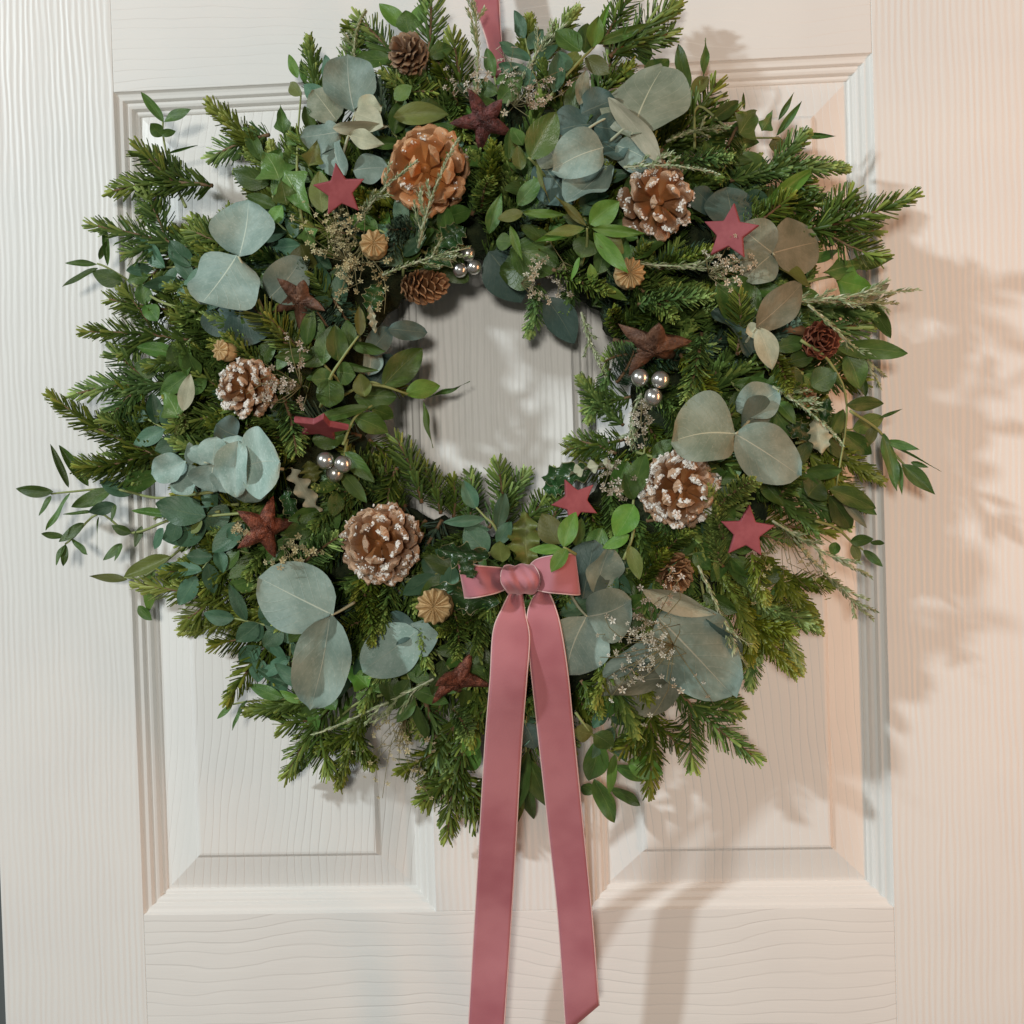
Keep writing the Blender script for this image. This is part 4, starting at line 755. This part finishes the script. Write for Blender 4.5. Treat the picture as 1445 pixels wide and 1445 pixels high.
HEATH = [(540, 388, 658, 338, .10, .104, 'pale wiry heather sprig pointing at the silver beads of the top rim'), (590, 350, 642, 196, .105, .128, 'silvery heather sprig crossing in front of the largest orange cone'), (500, 320, 588, 228, .09, .118, 'thin heather sprig running from the straw flowers to the orange cone'),
 (671, 140, 678, -6, .07, .055, 'upright pale heather sprig in front of the hanging ribbon'), (715, 150, 775, 22, .07, .05, 'bushy pale heather sprig above the red bark star'), (612, 958, 448, 1040, .075, .05, 'straw coloured heather sprig under the hidden blue leaves'),
 (1080, 430, 1292, 408, .09, .065, 'long grey-green heather sprig reaching over the door stile'), (1130, 425, 1268, 440, .085, .05, 'heather sprig just above the reddish rose cone'), (1140, 430, 1258, 524, .09, .05, 'heather sprig slanting down past the reddish rose cone'), (1090, 545, 1190, 622, .085, .07, 'thick frosted heather sprig between holly and mint leaf'),
 (1090, 735, 1228, 812, .085, .05, 'heather sprig trailing away from the dusty star'), (1120, 760, 1222, 882, .075, .045, 'drooping heather sprig with its tip over the moulding'), (985, 798, 1064, 938, .09, .07, 'white stemmed heather sprig beside the drooping blue leaves'), (880, 236, 1012, 242, .10, .098, 'heather sprig lying above the small glossy cone'),
 (820, 440, 856, 530, .07, .06, 'hanging heather sprig on the rim of the open centre'), (905, 555, 880, 630, .09, .08, 'heather sprig below the bright silver beads'), (940, 200, 1018, 178, .08, .07, 'grey heather sprig behind the very large round leaf'), (500, 90, 512, 18, .05, .04, 'tiny dark heather tip beside the larch cone'), (600, 860, 570, 790, .06, .07, 'thin heather stem beside the snowy cone'), (880, 370, 1050, 395, .085, .09, 'heather sprig lying under the brownish grey leaves')]
for i, (x0, y0, x1, y1, h0, h1, lab) in enumerate(HEATH):
    b, t = at(x0, y0, h0), at(x1, y1, h1); L = (t - b).length; root = thing('heather_sprig', lab, 'heather sprig', b)
    m = frame(t - b, FRONT, R.uniform(-0.6, 0.6)) @ Matrix.Diagonal((1, L / 0.075, 1, 1)); p = HP[i % 4]
    obj('stem', p[0], root, m); s = obj('scale_leaves', p[1], root, m); s['kind'] = 'stuff'
def flower_sprig(lab, px, py, spread_px, n, mat, h, seed, hang=None):
    rng = random.Random(seed); b = at(px, py, h); root = thing('dried_flower_sprig', lab, 'dried flowers', b)
    vs, fs, tn, sv, sf = [], [], [], [], []; S = PX(spread_px)
    main = Vector(hang).normalized() if hang else Vector((rng.uniform(-1, 1), -0.4, rng.uniform(0, 1))).normalized()
    for i in range(max(6, int(n * 0.7))):
        d = (main + Vector((rng.gauss(0, .55), rng.gauss(0, .35), rng.gauss(0, .55)))).normalized()
        e = d * S * rng.uniform(0.25, 1.0); mid = e * 0.5 + Vector((rng.gauss(0, .1), rng.gauss(0, .1), rng.gauss(0, .1))) * S
        v, f = tube(spline([(0, 0, 0), mid, e], 5), 0.00028, 0.00018, 4); k = len(sv); sv.extend(v); sf.extend([tuple(q + k for q in g) for g in f])
        nf = rng.randint(2, 5)
        for c in range(nf):
            o = e * (1 - c * 0.16) + Vector((rng.gauss(0, 1), rng.gauss(0, 1), rng.gauss(0, 1))) * 0.0016
            ax = (d + FRONT * rng.uniform(0.2, 1.6) + Vector((rng.gauss(0, .4), 0, rng.gauss(0, .4)))).normalized(); a = ax.cross(Vector((.3, .2, .9))).normalized(); b2 = ax.cross(a); rd = rng.uniform(0.0015, 0.0029); tone = min(1, max(0, rng.gauss(0.6, .25)))
            for q in range(5):
                g = q * 1.2566 + rng.uniform(-.1, .1); u = a * math.cos(g) + b2 * math.sin(g); w = ax.cross(u); k = len(vs)
                vs.extend([o, o + u * rd * .6 + w * rd * .26 + ax * rd * .3, o + u * rd + ax * rd * .15, o + u * rd * .6 - w * rd * .26 + ax * rd * .3]); fs.append((k, k + 1, k + 2, k + 3)); tn.extend([tone * .5, tone, min(1, tone + .2), tone])
    obj('stem', mesh_of('stem', sv, sf, M_DSTEM), root); o = obj('flowers', mesh_of('flowers', vs, fs, mat, tone=tn, smooth=False), root); o['kind'] = 'stuff'
FL = [('white dried flowers between the hanging ribbon and red bark star', 725, 150, 80, 20, M_FLOW, .07, (.3, -.3, 1)), ('tiny white dried flowers beside the leggy sprig', 745, 150, 60, 14, M_FLOW, .08, (.8, -.4, .3)), ('white dried flowers beside the upright heather', 668, 145, 55, 12, M_FLOW, .08, (-.3, -.4, .5)),
 ('dense cream dried flowers lying on the drooping blue leaves', 950, 910, 105, 44, M_FLOW, .095, (-1, -.25, -.02)), ('sparse cream flowers above the drooping blue leaves', 920, 885, 80, 14, M_FLOW, .09, (.1, -.3, 1)), ('straw coloured tangle of dried flowers beside a poppy head', 490, 370, 90, 46, M_STRAW, .085, (-.1, -.3, .6)),
 ('straw coloured wisps trailing down from the poppy head', 512, 350, 110, 16, M_STRAW, .09, (.05, -.15, -1)), ('dried flowers spilling over the edge of the shaded frosted cone', 425, 545, 70, 24, M_FLOW, .098, (-1, -.3, .05)), ('white flowers hanging below the bright silver beads', 905, 560, 75, 16, M_FLOW, .09, (.25, -.2, -1)),
 ('black and white dried flowers under the brownish grey leaves', 1000, 388, 70, 22, M_FLOW, .092, (.6, -.4, .1)), ('white flowers on the top rim of the open centre', 735, 400, 50, 12, M_FLOW, .075, (.4, -.3, -.3)), ('white flowers hanging beside the burst of narrow leaves', 795, 370, 60, 12, M_FLOW, .08, (0, -.2, -1)),
 ('withered brown flowers hanging low over the panel', 572, 1010, 115, 30, M_STRAW, .05, (-.12, -.05, -1)), ('dried flowers by the copper bark star', 335, 735, 40, 10, M_STRAW, .085, (.4, -.3, -.4)), ('wisps of dried flowers beside the trailing heather', 1110, 750, 100, 16, M_STRAW, .075, (.2, -.1, -1)), ('dried wisps beside the glossy cream edged holly', 850, 690, 55, 12, M_FLOW, .085, (.6, -.3, .3)), ('dried flowers beneath the copper bark star', 400, 770, 55, 14, M_STRAW, .08, (.3, -.3, -.2))]
for i, (lab, x, y, s, n, mt, h, hg) in enumerate(FL): flower_sprig(lab, x, y, s, n, mt, h, 60 + i, hg)

# ------------------------------------------------------------------ cones
def scale_mesh(name, mat, wide, thick, hook, pinch, seed=0):
    """A cone scale: narrow shaft from the core that broadens into a thick rounded, slightly hooked tip. Base at 0, tip at y = 1."""
    prof = [(0.0, 0.16, 0.05), (0.35, 0.27, 0.06), (0.62, 0.40, 0.08), (0.80, 0.50, 0.13), (0.91, 0.49, 0.20), (0.98, 0.40, 0.19), (1.0, 0.30, 0.10)]
    vs, uv, fs = [], [], []
    nu = 7; rg = random.Random(900 + seed); jag = [rg.uniform(-0.07, 0.05) for _ in range(nu)]; tilt = rg.uniform(-0.10, 0.10)
    for side in (1, -1):
        for y, w, t in prof:
            for j in range(nu):
                u = -1 + 2 * j / (nu - 1)
                z = side * t * thick * (1 - 0.82 * abs(u) ** (1.15 if side == 1 else 2)) + hook * y ** 3 - pinch * (u * u) * 0.18 * y
                if side == 1 and 0.85 < y < 0.95 and j == 3: z += 0.05 * thick
                z += (tilt * u * y + rg.uniform(-0.018, 0.018)) * (1 if y > 0.5 else 0)
                vs.append((u * w * wide, y - 0.10 * u * u * y + jag[j] * y ** 4, z)); uv.append(((u + 1) / 2, y))
    n = len(prof) * nu
    for s in (0, 1):
        for i in range(len(prof) - 1):
            for j in range(nu - 1):
                a = s * n + i * nu + j; q = (a, a + 1, a + nu + 1, a + nu); fs.append(q if s == 0 else q[::-1])
    for i in range(len(prof) - 1):
        for j in (0, nu - 1):
            a, b = i * nu + j, (i + 1) * nu + j; q = (a, b, b + n, a + n); fs.append(q if j == 0 else q[::-1])
    e = (len(prof) - 1) * nu
    for j in range(nu - 1): fs.append((e + j, e + j + 1, e + j + 1 + n, e + j + n))
    me = mesh_of(name, vs, fs, mat, uv); me.set_sharp_from_angle(angle=math.radians(22)); return me
def cone(name, label, px, py, r_px, h, axis, mat, n=36, wide=0.8, thick=1.0, hook=0.15, pinch=0.3, polar=(14, 112), rise=0.55, frost=0, seed=1, length=1.0, core=0.16, taper=0.0, group=None):
    """Scale tips on an egg-shaped shell in a golden-angle spiral; every scale runs out to its tip from a thin core further back."""
    rng = random.Random(seed); c = at(px, py, h); Rm = PX(r_px) * (1 - h / 0.81); root = thing(name, label, 'pine cone', c, group)
    A = frame(Vector(axis).normalized(), Vector((0, 0, 1)))                              # Y is the axis
    Lc = length * Rm; me = [scale_mesh('scale', mat, wide * k, thick, hook, pinch, q) for q, k in enumerate((0.85, 0.95, 1.0, 1.08, 1.18))]
    vs, fs = [], []; c0, c1 = math.cos(math.radians(polar[0])), math.cos(math.radians(polar[1]))
    for i in range(n):
        f = (i + 0.5) / n; ct = c0 + (c1 - c0) * f; st = math.sqrt(1 - ct * ct); ang = i * 2.39996 + rng.uniform(-0.10, 0.10)
        rad = Vector((math.cos(ang), 0, math.sin(ang))); k = 1 - taper * max(0, ct)
        tip = rad * (Rm * st * k) + Vector((0, Lc * ct, 0)); tip *= rng.uniform(0.93, 1.05)
        back = Vector((0, tip.y - rise * Rm * (0.55 + 0.45 * ct), 0)); d = tip - back; o = back + d.normalized() * Rm * core * 0.6
        d = tip - o; L = d.length; up = Vector((0, 1, 0)) - d.normalized() * d.normalized().y
        up = up if up.length > 0.05 else -rad
        ws = min(1.25, 0.55 * Rm / L + 0.45)
        m = A @ (Matrix.Translation(o) @ frame(d, up, rng.uniform(-0.22, 0.22)) @ Matrix.Diagonal((Rm * 0.62 * (0.62 + 0.38 * st), L, Rm * 0.62, 1)))
        obj('scale', me[rng.randrange(5)], root, m)
        if frost:
            amt = frost * rng.choice((0.0, 0.2, 0.6, 1.0, 1.5, 2.2)); cl = [(rng.gauss(0, 0.25), rng.uniform(0.80, 1.0)) for _ in range(3)]
            for c2 in range(int(34 * amt)):
                q = rng.choice(cl); u_ = max(-0.46, min(0.46, q[0] + rng.gauss(0, 0.10))) * wide; y_ = min(1.02, q[1] + rng.gauss(0, 0.05))
                loc = m @ Vector((u_, y_ - 0.1 * (2 * u_) ** 2, hook * y_ ** 3 + 0.15 * thick * (1 - 2.4 * u_ * u_) + rng.uniform(-0.02, 0.05)))
                s = rng.uniform(0.0004, 0.00125); k2 = len(vs); e = Euler((rng.uniform(0, 6), rng.uniform(0, 6), rng.uniform(0, 6))).to_matrix()
                for v in ((1, 0, 0), (-1, 0, 0), (0, 1, 0), (0, -1, 0), (0, 0, 1), (0, 0, -1)): vs.append(loc + e @ Vector(v) * s * rng.uniform(0.4, 1.6))
                for a in (0, 1):
                    for b in (2, 3):
                        for g in (4, 5): fs.append((k2 + a, k2 + b, k2 + g))
    cv, cf = tube(spline([A @ Vector((0, -Lc * 0.75, 0)), A @ Vector((0, -Lc * 0.2, 0)), A @ Vector((0, Lc * 0.55, 0))], 8), Rm * core * 1.5, Rm * 0.10, 10)
    obj('core', mesh_of('core', cv, cf, mat, [(0.5, 0.1)] * len(cv)), root)
    if vs: o = obj('frost', mesh_of('frost', vs, fs, M_FROST, smooth=False), root); o['kind'] = 'stuff'
    return root
cone('pine_cone', 'largest open orange-brown pine cone with little frost and a heather sprig across', 603, 243, 64, .080, (.03, -1, -.10), M_CONEO, n=25, frost=.25, seed=4, wide=1.02, thick=.75)
cone('pine_cone', 'glossy brown pine cone just under the large round eucalyptus leaf', 925, 284, 55, .082, (.15, -1, -.25), M_CONE, n=25, frost=.5, seed=8, wide=.84, thick=.8)
cone('pine_cone', 'frosted pine cone beside the smallest poppy head', 350, 548, 45, .080, (-.15, -1, -.05), M_CONE, n=36, frost=.9, seed=12, wide=.74, thick=.8)
cone('pine_cone', 'round snowy pine cone beside the bow and two wide blue leaves', 539, 767, 60, .084, (.0, -1, .05), M_CONE, n=34, frost=.75, seed=16, wide=.86, thick=.75)
cone('pine_cone', 'heavily frosted pine cone below the winged grey eucalyptus leaves', 958, 690, 59, .084, (.1, -1, .05), M_CONE, n=40, frost=1.5, seed=20, wide=.72, thick=.8)
cone('larch_cone', 'small grey-brown larch cone with papery scales at the wreath top', 576, 76, 28, .072, (-.35, -.9, .15), M_LARCH, n=44, thick=.3, wide=1.0, hook=-.10, pinch=.9, seed=24, length=1.15, rise=.9, polar=(8, 118))
cone('spruce_cone', 'slender brown spruce cone lying on the rim of the open centre', 600, 404, 24, .066, (.93, -.32, .06), M_SPRUCE, n=70, thick=.35, wide=1.0, hook=-.05, pinch=.8, seed=28, length=1.55, rise=1.15, polar=(6, 150), taper=.15)
cone('spruce_cone', 'small dark cone with fine scales above the drooping blue leaves', 950, 808, 28, .076, (.28, -.75, -.55), M_SPRUCE, n=66, thick=.3, wide=1.0, hook=-.05, pinch=.8, seed=32, length=1.25, rise=1.1, polar=(6, 130), taper=.1)
cone('cedar_rose', 'reddish rose shaped cone with curled petal scales', 1158, 480, 30, .074, (.05, -1, -.05), M_CEDAR, n=34, thick=.13, wide=1.25, hook=.10, pinch=-2.0, seed=36, length=.7, rise=1.35, polar=(8, 100))
cone('cedar_rose', 'little orange-brown cone half hidden between dark leaves', 1137, 562, 15, .066, (.1, -1, .2), M_SPRUCE, n=26, thick=.4, seed=40)
tw = thing('twig', 'short reddish brown twig beside the rose shaped cone', 'twig', at(1090, 462, .066))
tube_obj('bark', [Vector((0, 0, 0)), at(1112, 463, .074) - tw.location, at(1134, 468, .074) - tw.location], .0042, .0032, M_TWIG, tw)

# ------------------------------------------------------------------ poppy heads
def poppy(label, px, py, r_px, h, axis, rays, seed, disc=True):
    c = at(px, py, h); r = PX(r_px) * (1 - h / 0.81); root = thing('poppy_head', label, 'poppy head', c); rng = random.Random(seed)
    ax = Vector(axis).normalized(); A = frame(ax, Vector((0, 0, 1)))
    prof = [(0.12, -2.1), (0.35, -1.95), (0.75, -1.6), (0.95, -1.15), (0.96, -0.8), (0.80, -0.40), (0.62, -0.2), (0.6, -0.08)]
    k = 24; vs, fs = [], []
    for rr, y in prof:
        for j in range(k):
            g = 2 * math.pi * j / k; m = 1 + 0.025 * math.cos(g * rays)
            vs.append(A @ (Vector((rr * m * math.cos(g), y, rr * m * math.sin(g))) * r))
    for i in range(len(prof) - 1):
        for j in range(k): fs.append((i * k + j, i * k + (j + 1) % k, (i + 1) * k + (j + 1) % k, (i + 1) * k + j))
    obj('capsule', mesh_of('capsule', vs, fs, M_POPPY), root)
    k = rays * 6; rings = [(0.0, 0.10), (0.25, 0.10), (0.55, 0.07), (0.80, 0.02), (0.97, -0.06), (1.0, -0.12), (0.9, -0.2), (0.5, -0.2)]; vs, fs = [], []
    for i, (rr, y) in enumerate(rings):
        for j in range(k):
            g = 2 * math.pi * j / k; w = 0.5 + 0.5 * math.cos(g * rays)
            sc = rr * (1 - 0.15 * (1 - w) ** 1.5 * (rr ** 2)); yy = y + (0.22 * (w ** 3.0) * min(1, rr * 4) - 0.10 * (1 - w) * (rr < 0.95)) * (1 if i < 6 else 0)
            vs.append(A @ (Vector((sc * math.cos(g), yy, sc * math.sin(g))) * r))
    for i in range(len(rings) - 1):
        for j in range(k): fs.append((i * k + j, i * k + (j + 1) % k, (i + 1) * k + (j + 1) % k, (i + 1) * k + j))
    obj('crown', mesh_of('crown', vs, fs, M_POPPY), root)
    tube_obj('stem', [A @ (Vector((0, -2.0, 0)) * r), A @ (Vector((0.2, -3.2, 0.1)) * r)], 0.0018, 0.0016, M_DSTEM, root)
poppy('dried poppy head beside the straw coloured flowers', 527, 343, 20, .100, (.12, -1, .05), 10, 1)
poppy('dried poppy head half covered by a narrow leaf', 889, 385, 22, .094, (.05, -1, -.05), 14, 2)
poppy('smallest pale poppy head beside the shaded frosted cone', 311, 494, 15.5, .086, (-.55, -1, .05), 10, 3)
poppy('dried poppy head below the left bow loop', 612, 856, 26, .100, (-.02, -1, .05), 12, 4)

# ------------------------------------------------------------------ stars
def star(label, px, py, r_px, h, spin, tilt, yaw):
    c = at(px, py, h); r = PX(r_px) * (1 - h / 0.81); bm = bmesh.new(); vs = []
    for i in range(10):
        a = math.radians(90 + 36 * i); q = r if i % 2 == 0 else r * 0.47; vs.append(bm.verts.new((q * math.cos(a), 0, q * math.sin(a))))
    f = bm.faces.new(vs); bmesh.ops.recalc_face_normals(bm, faces=[f])
    ex = bmesh.ops.extrude_face_region(bm, geom=[f])
    for v in ex['geom']:
        if isinstance(v, bmesh.types.BMVert): v.co.y -= 0.0045
    bmesh.ops.recalc_face_normals(bm, faces=bm.faces[:])
    bmesh.ops.bevel(bm, geom=bm.edges[:], offset=0.0009, segments=3, affect='EDGES', profile=0.6)
    me = bpy.data.meshes.new('star'); bm.to_mesh(me); bm.free(); me.materials.append(M_STAR); me.polygons.foreach_set('use_smooth', [True] * len(me.polygons))
    o = obj('star', me); o.location = c; o.rotation_euler = Euler((math.radians(tilt), math.radians(spin), math.radians(yaw)), 'YXZ').to_matrix().to_euler(); o['label'] = label; o['category'] = 'star'
    md = o.modifiers.new('wn', 'WEIGHTED_NORMAL'); md.keep_sharp = False
star('dusty red wooden star above the straw coloured flowers', 480, 268, 38, .106, -6, 22, 8)
star('dusty pink wooden star resting against brownish grey leaves', 1032, 329, 40, .108, 10, 5, -18)
star('red wooden star tipped almost flat above the silver beads', 453, 597, 41, .088, 100, 70, -10)
star('coral red wooden star above the right bow loop', 811, 708, 35, .104, -24, 0, 10)
star('dusty pink wooden star beside the trailing heather sprigs', 1053, 750, 39, .100, 6, 5, 0)
def bark_star(label, px, py, r_px, h, spin, tilt, yaw, mat, seed):
    """A puffy five-armed star with bent points and a crumbly skin."""
    c = at(px, py, h); r = PX(r_px) * (1 - h / 0.81); rng = random.Random(seed); vs, fs = [], []; na, nr = 60, 9
    lift = [rng.uniform(-0.35, 0.6) for _ in range(5)]; tw = [rng.uniform(-.15, .15) for _ in range(5)]; ln = [rng.uniform(0.85, 1.12) for _ in range(5)]
    for side in (-1, 1):
        for i in range(nr):
            f = i / (nr - 1)
            for j in range(na):
                a = 2 * math.pi * j / na; k = int(((a + math.pi / 5) % (2 * math.pi)) / (2 * math.pi / 5)); d = abs((a * 5 / (2 * math.pi)) - round(a * 5 / (2 * math.pi))) * 2
                R_ = r * (0.44 + 0.56 * (1 - d) ** 1.55 * ln[k]) ; q = f * R_
                thick = r * 0.27 * math.sqrt(max(0, 1 - f ** 2.4)) * (1 - 0.35 * f) * (1 + rng.uniform(-.18, .18)) 
                y = side * thick - lift[k] * r * (q / r) ** 2; aa = a + tw[k] * f
                vs.append((q * math.sin(aa), y, q * math.cos(aa)))
    n = nr * na
    for s in (0, 1):
        for i in range(nr - 1):
            for j in range(na):
                a = s * n + i * na + j; b = s * n + i * na + (j + 1) % na; qd = (a, b, b + na, a + na); fs.append(qd if s == 0 else qd[::-1])
    o = obj('bark_star', mesh_of('bark_star', vs, fs, M_BARKS[mat])); o.location = c
    o.rotation_euler = Euler((math.radians(tilt), math.radians(spin), math.radians(yaw)), 'YXZ').to_matrix().to_euler(); o['label'] = label; o['category'] = 'bark star'
    return o
bark_star('dark red glittery bark star between heather and the largest cone', 683, 170, 44, .088, -20, 15, -10, 'red', 2)
bark_star('brown bark star beside the broad silvery leaves', 424, 422, 42, .084, -35, 35, -10, 'brown', 5)
bark_star('flat lying brown bark star above the bright silver beads', 923, 486, 54, .096, 6, 58, 0, 'brown', 9)
bark_star('copper red bark star standing on edge under the mint row', 373, 745, 48, .086, 12, 10, 52, 'copper', 12)
bark_star('rusty bark star beside the longer ribbon tail', 645, 958, 46, .078, -55, 45, 20, 'copper', 15)

# ------------------------------------------------------------------ silver beads
def beads(label, pts, h, r_px):
    root = thing('bead_cluster', label, 'beads', at(pts[0][0], pts[0][1], h)); mid = at(sum(p[0] for p in pts) / 3, sum(p[1] for p in pts) / 3, h - 0.016)
    for i, (x, y, dh) in enumerate(pts):
        bm = bmesh.new(); bmesh.ops.create_uvsphere(bm, u_segments=28, v_segments=18, radius=PX(r_px) * (1 - h / .81))
        for v in list(bm.verts):
            if v.co.z > PX(r_px) * 0.83: v.co.z -= (v.co.z - PX(r_px) * 0.83) * 0.6
        me = bpy.data.meshes.new('bead'); bm.to_mesh(me); bm.free(); me.materials.append(M_SILVER); me.polygons.foreach_set('use_smooth', [True] * len(me.polygons))
        p = at(x, y, h + dh) - root.location; o = obj('bead', me, root, Matrix.Translation(p))
        tube_obj('wire', spline([p, (p + mid - root.location) / 2 + Vector((0, .004, 0)), mid - root.location + Vector((0, .012, 0))], 6), .0006, .0006, M_WIRE, root)
beads('three dim silver beads at the top rim of the open centre', [(649, 381, .002), (669, 377, .002), (660, 358, -.002)], .066, 10.5)
beads('three bright silver beads below the flat lying bark star', [(903, 533, .0), (932, 536, .002), (922, 560, .002)], .098, 12.5)
beads('three silver beads between the tilted red star and the snowy cone', [(459, 650, .002), (484, 655, .004), (472, 668, -.006)], .090, 12.5)

# ------------------------------------------------------------------ velvet ribbons
def ribbon(name, A, B, parent, n=40, m=10, wrinkle=None, mat=M_VELVET, edges=True, origin=None):
    """A strip between two edge lines; A and B are lists of points."""
    o0 = origin or Vector((0, 0, 0)); a, b = spline([p - o0 for p in A], n), spline([p - o0 for p in B], n); vs, fs, uv = [], [], []
    for i in range(n):
        for j in range(m + 1):
            u = j / m; p = a[i].lerp(b[i], u)
            if wrinkle: p = p + wrinkle(i / (n - 1), u)
            vs.append(p); uv.append((u, i / (n - 1)))
    for i in range(n - 1):
        for j in range(m): k = i * (m + 1) + j; fs.append((k, k + 1, k + m + 2, k + m + 1))
    o = obj(name, mesh_of(name, vs, fs, mat, uv), parent); s = o.modifiers.new('thick', 'SOLIDIFY'); s.thickness = 0.0009; s.offset = 0
    if edges:
        for j in (0, m): tube_obj('selvedge', [Vector(vs[i * (m + 1) + j]) for i in range(n)], .00055, .00055, M_SELV, o, 6)
    return o
bow = thing('velvet_bow', 'dusty pink velvet bow with two long hanging tails', 'bow', at(733, 815, .115)); O = bow.location
def E(pts): return [at(x, y, h) for x, y, h in pts]
ribbon('bow_loop', E([(722, 805, .112), (702, 801, .124), (674, 799, .133), (651, 793, .124), (651, 795, .108), (690, 800, .102), (722, 806, .104)]), E([(722, 828, .112), (704, 835, .122), (682, 841, .131), (659, 844, .123), (660, 842, .108), (690, 836, .102), (722, 828, .104)]), bow, n=56, m=12, origin=O,
       wrinkle=lambda t, u: Vector((0, .0042 * math.sin(u * 9 + 1.0) * math.exp(-(t / .20) ** 2) + .0012 * math.sin(u * 5 + t * 30) - .0012 * math.sin(u * 3.1) , 0)))
ribbon('bow_loop', E([(744, 802, .112), (757, 790, .124), (782, 784, .133), (808, 782, .123), (808, 784, .108), (780, 792, .102), (744, 804, .104)]), E([(744, 830, .112), (760, 833, .122), (785, 837, .131), (815, 839, .123), (814, 837, .108), (780, 834, .102), (744, 828, .104)]), bow, n=56, m=12, origin=O,
       wrinkle=lambda t, u: Vector((0, .0040 * math.sin(u * 8 + 2.2) * math.exp(-(t / .20) ** 2) + .0012 * math.sin(u * 4 + 1 + t * 26) - .0014 * math.sin(u * 3.1), 0)))
ribbon('knot', E([(716, 806, .106), (711, 799, .117), (708, 806, .127), (709, 820, .131), (714, 832, .126), (718, 838, .114), (720, 832, .106)]),
       E([(748, 804, .106), (751, 796, .117), (756, 802, .127), (760, 816, .131), (760, 829, .126), (754, 837, .114), (750, 830, .106)]), bow, n=44, m=22, origin=O,
       wrinkle=lambda t, u: Vector((.0006 * math.sin(t * 9 + u * 4), (.0013 * math.sin(u * 10 + t * 6) + .0007 * math.sin(u * 23 - t * 9 + 2) + .0008 * math.sin(t * 11 - u * 4)) * math.sin(math.pi * min(1, max(0, t))) - .0016 * math.sin(math.pi * u), .0005 * math.sin(u * 12))))
def pleat(t, u):
    return Vector((0, .0075 * math.exp(-(t / .085) ** 2) * math.cos((u - .45) * 8) + .0030 * math.sin(t * 9 + u) * t + .0022 * math.sin(t * 23 + 1) * (0.3 + t) * .5, 0))
ribbon('bow_tail', E([(722, 832, .108), (709, 858, .118), (696, 892, .120), (692, 960, .112), (684, 1060, .088), (676, 1200, .062), (666, 1360, .044), (655, 1560, .036)]),
       E([(736, 832, .108), (741, 866, .117), (747, 900, .118), (743, 960, .112), (735, 1060, .088), (727, 1200, .062), (717, 1360, .044), (704, 1556, .036)]), bow, n=90, m=12, wrinkle=pleat, origin=O)
def pleat2(t, u):
    return Vector((0, -.0045 * math.exp(-(t / .08) ** 2) * math.cos((u - .2) * 6) + .0030 * math.sin(t * 8 + 2 + u) * t + .0020 * math.sin(t * 19) * (0.3 + t) * .5, 0))
ribbon('bow_tail', E([(758, 834, .108), (747, 856, .116), (744, 885, .116), (750, 950, .110), (760, 1040, .090), (775, 1180, .064), (788, 1300, .048), (799, 1456, .036)]),
       E([(774, 834, .108), (783, 856, .116), (791, 885, .117), (801, 950, .111), (810, 1040, .090), (824, 1180, .064), (836, 1300, .048), (845, 1416, .038)]), bow, n=84, m=12, wrinkle=pleat2, origin=O)
hang = thing('hanging_ribbon', 'narrow pink ribbon that holds the wreath up on the door', 'ribbon', at(697, 90, .035)); O = hang.location
zt = DZ1 + 0.002
L = [at(694, 110, .044), at(688, 62, .046), at(666, -4, .036), at(652, -60, .026)]; Rr = [at(716, 110, .040), at(708, 62, .040), at(704, -4, .032), at(702, -60, .024)]
L += [Vector((L[-1].x - .002, -.005, .60)), Vector((L[-1].x - .002, -.0025, zt - .004)), Vector((L[-1].x - .002, .004, zt)), Vector((L[-1].x - .002, .030, zt))]
Rr += [Vector((Rr[-1].x, -.005, .60)), Vector((Rr[-1].x, -.0025, zt - .004)), Vector((Rr[-1].x, .004, zt)), Vector((Rr[-1].x, .030, zt))]
ribbon('strap', L, Rr, hang, n=60, m=8, origin=O)
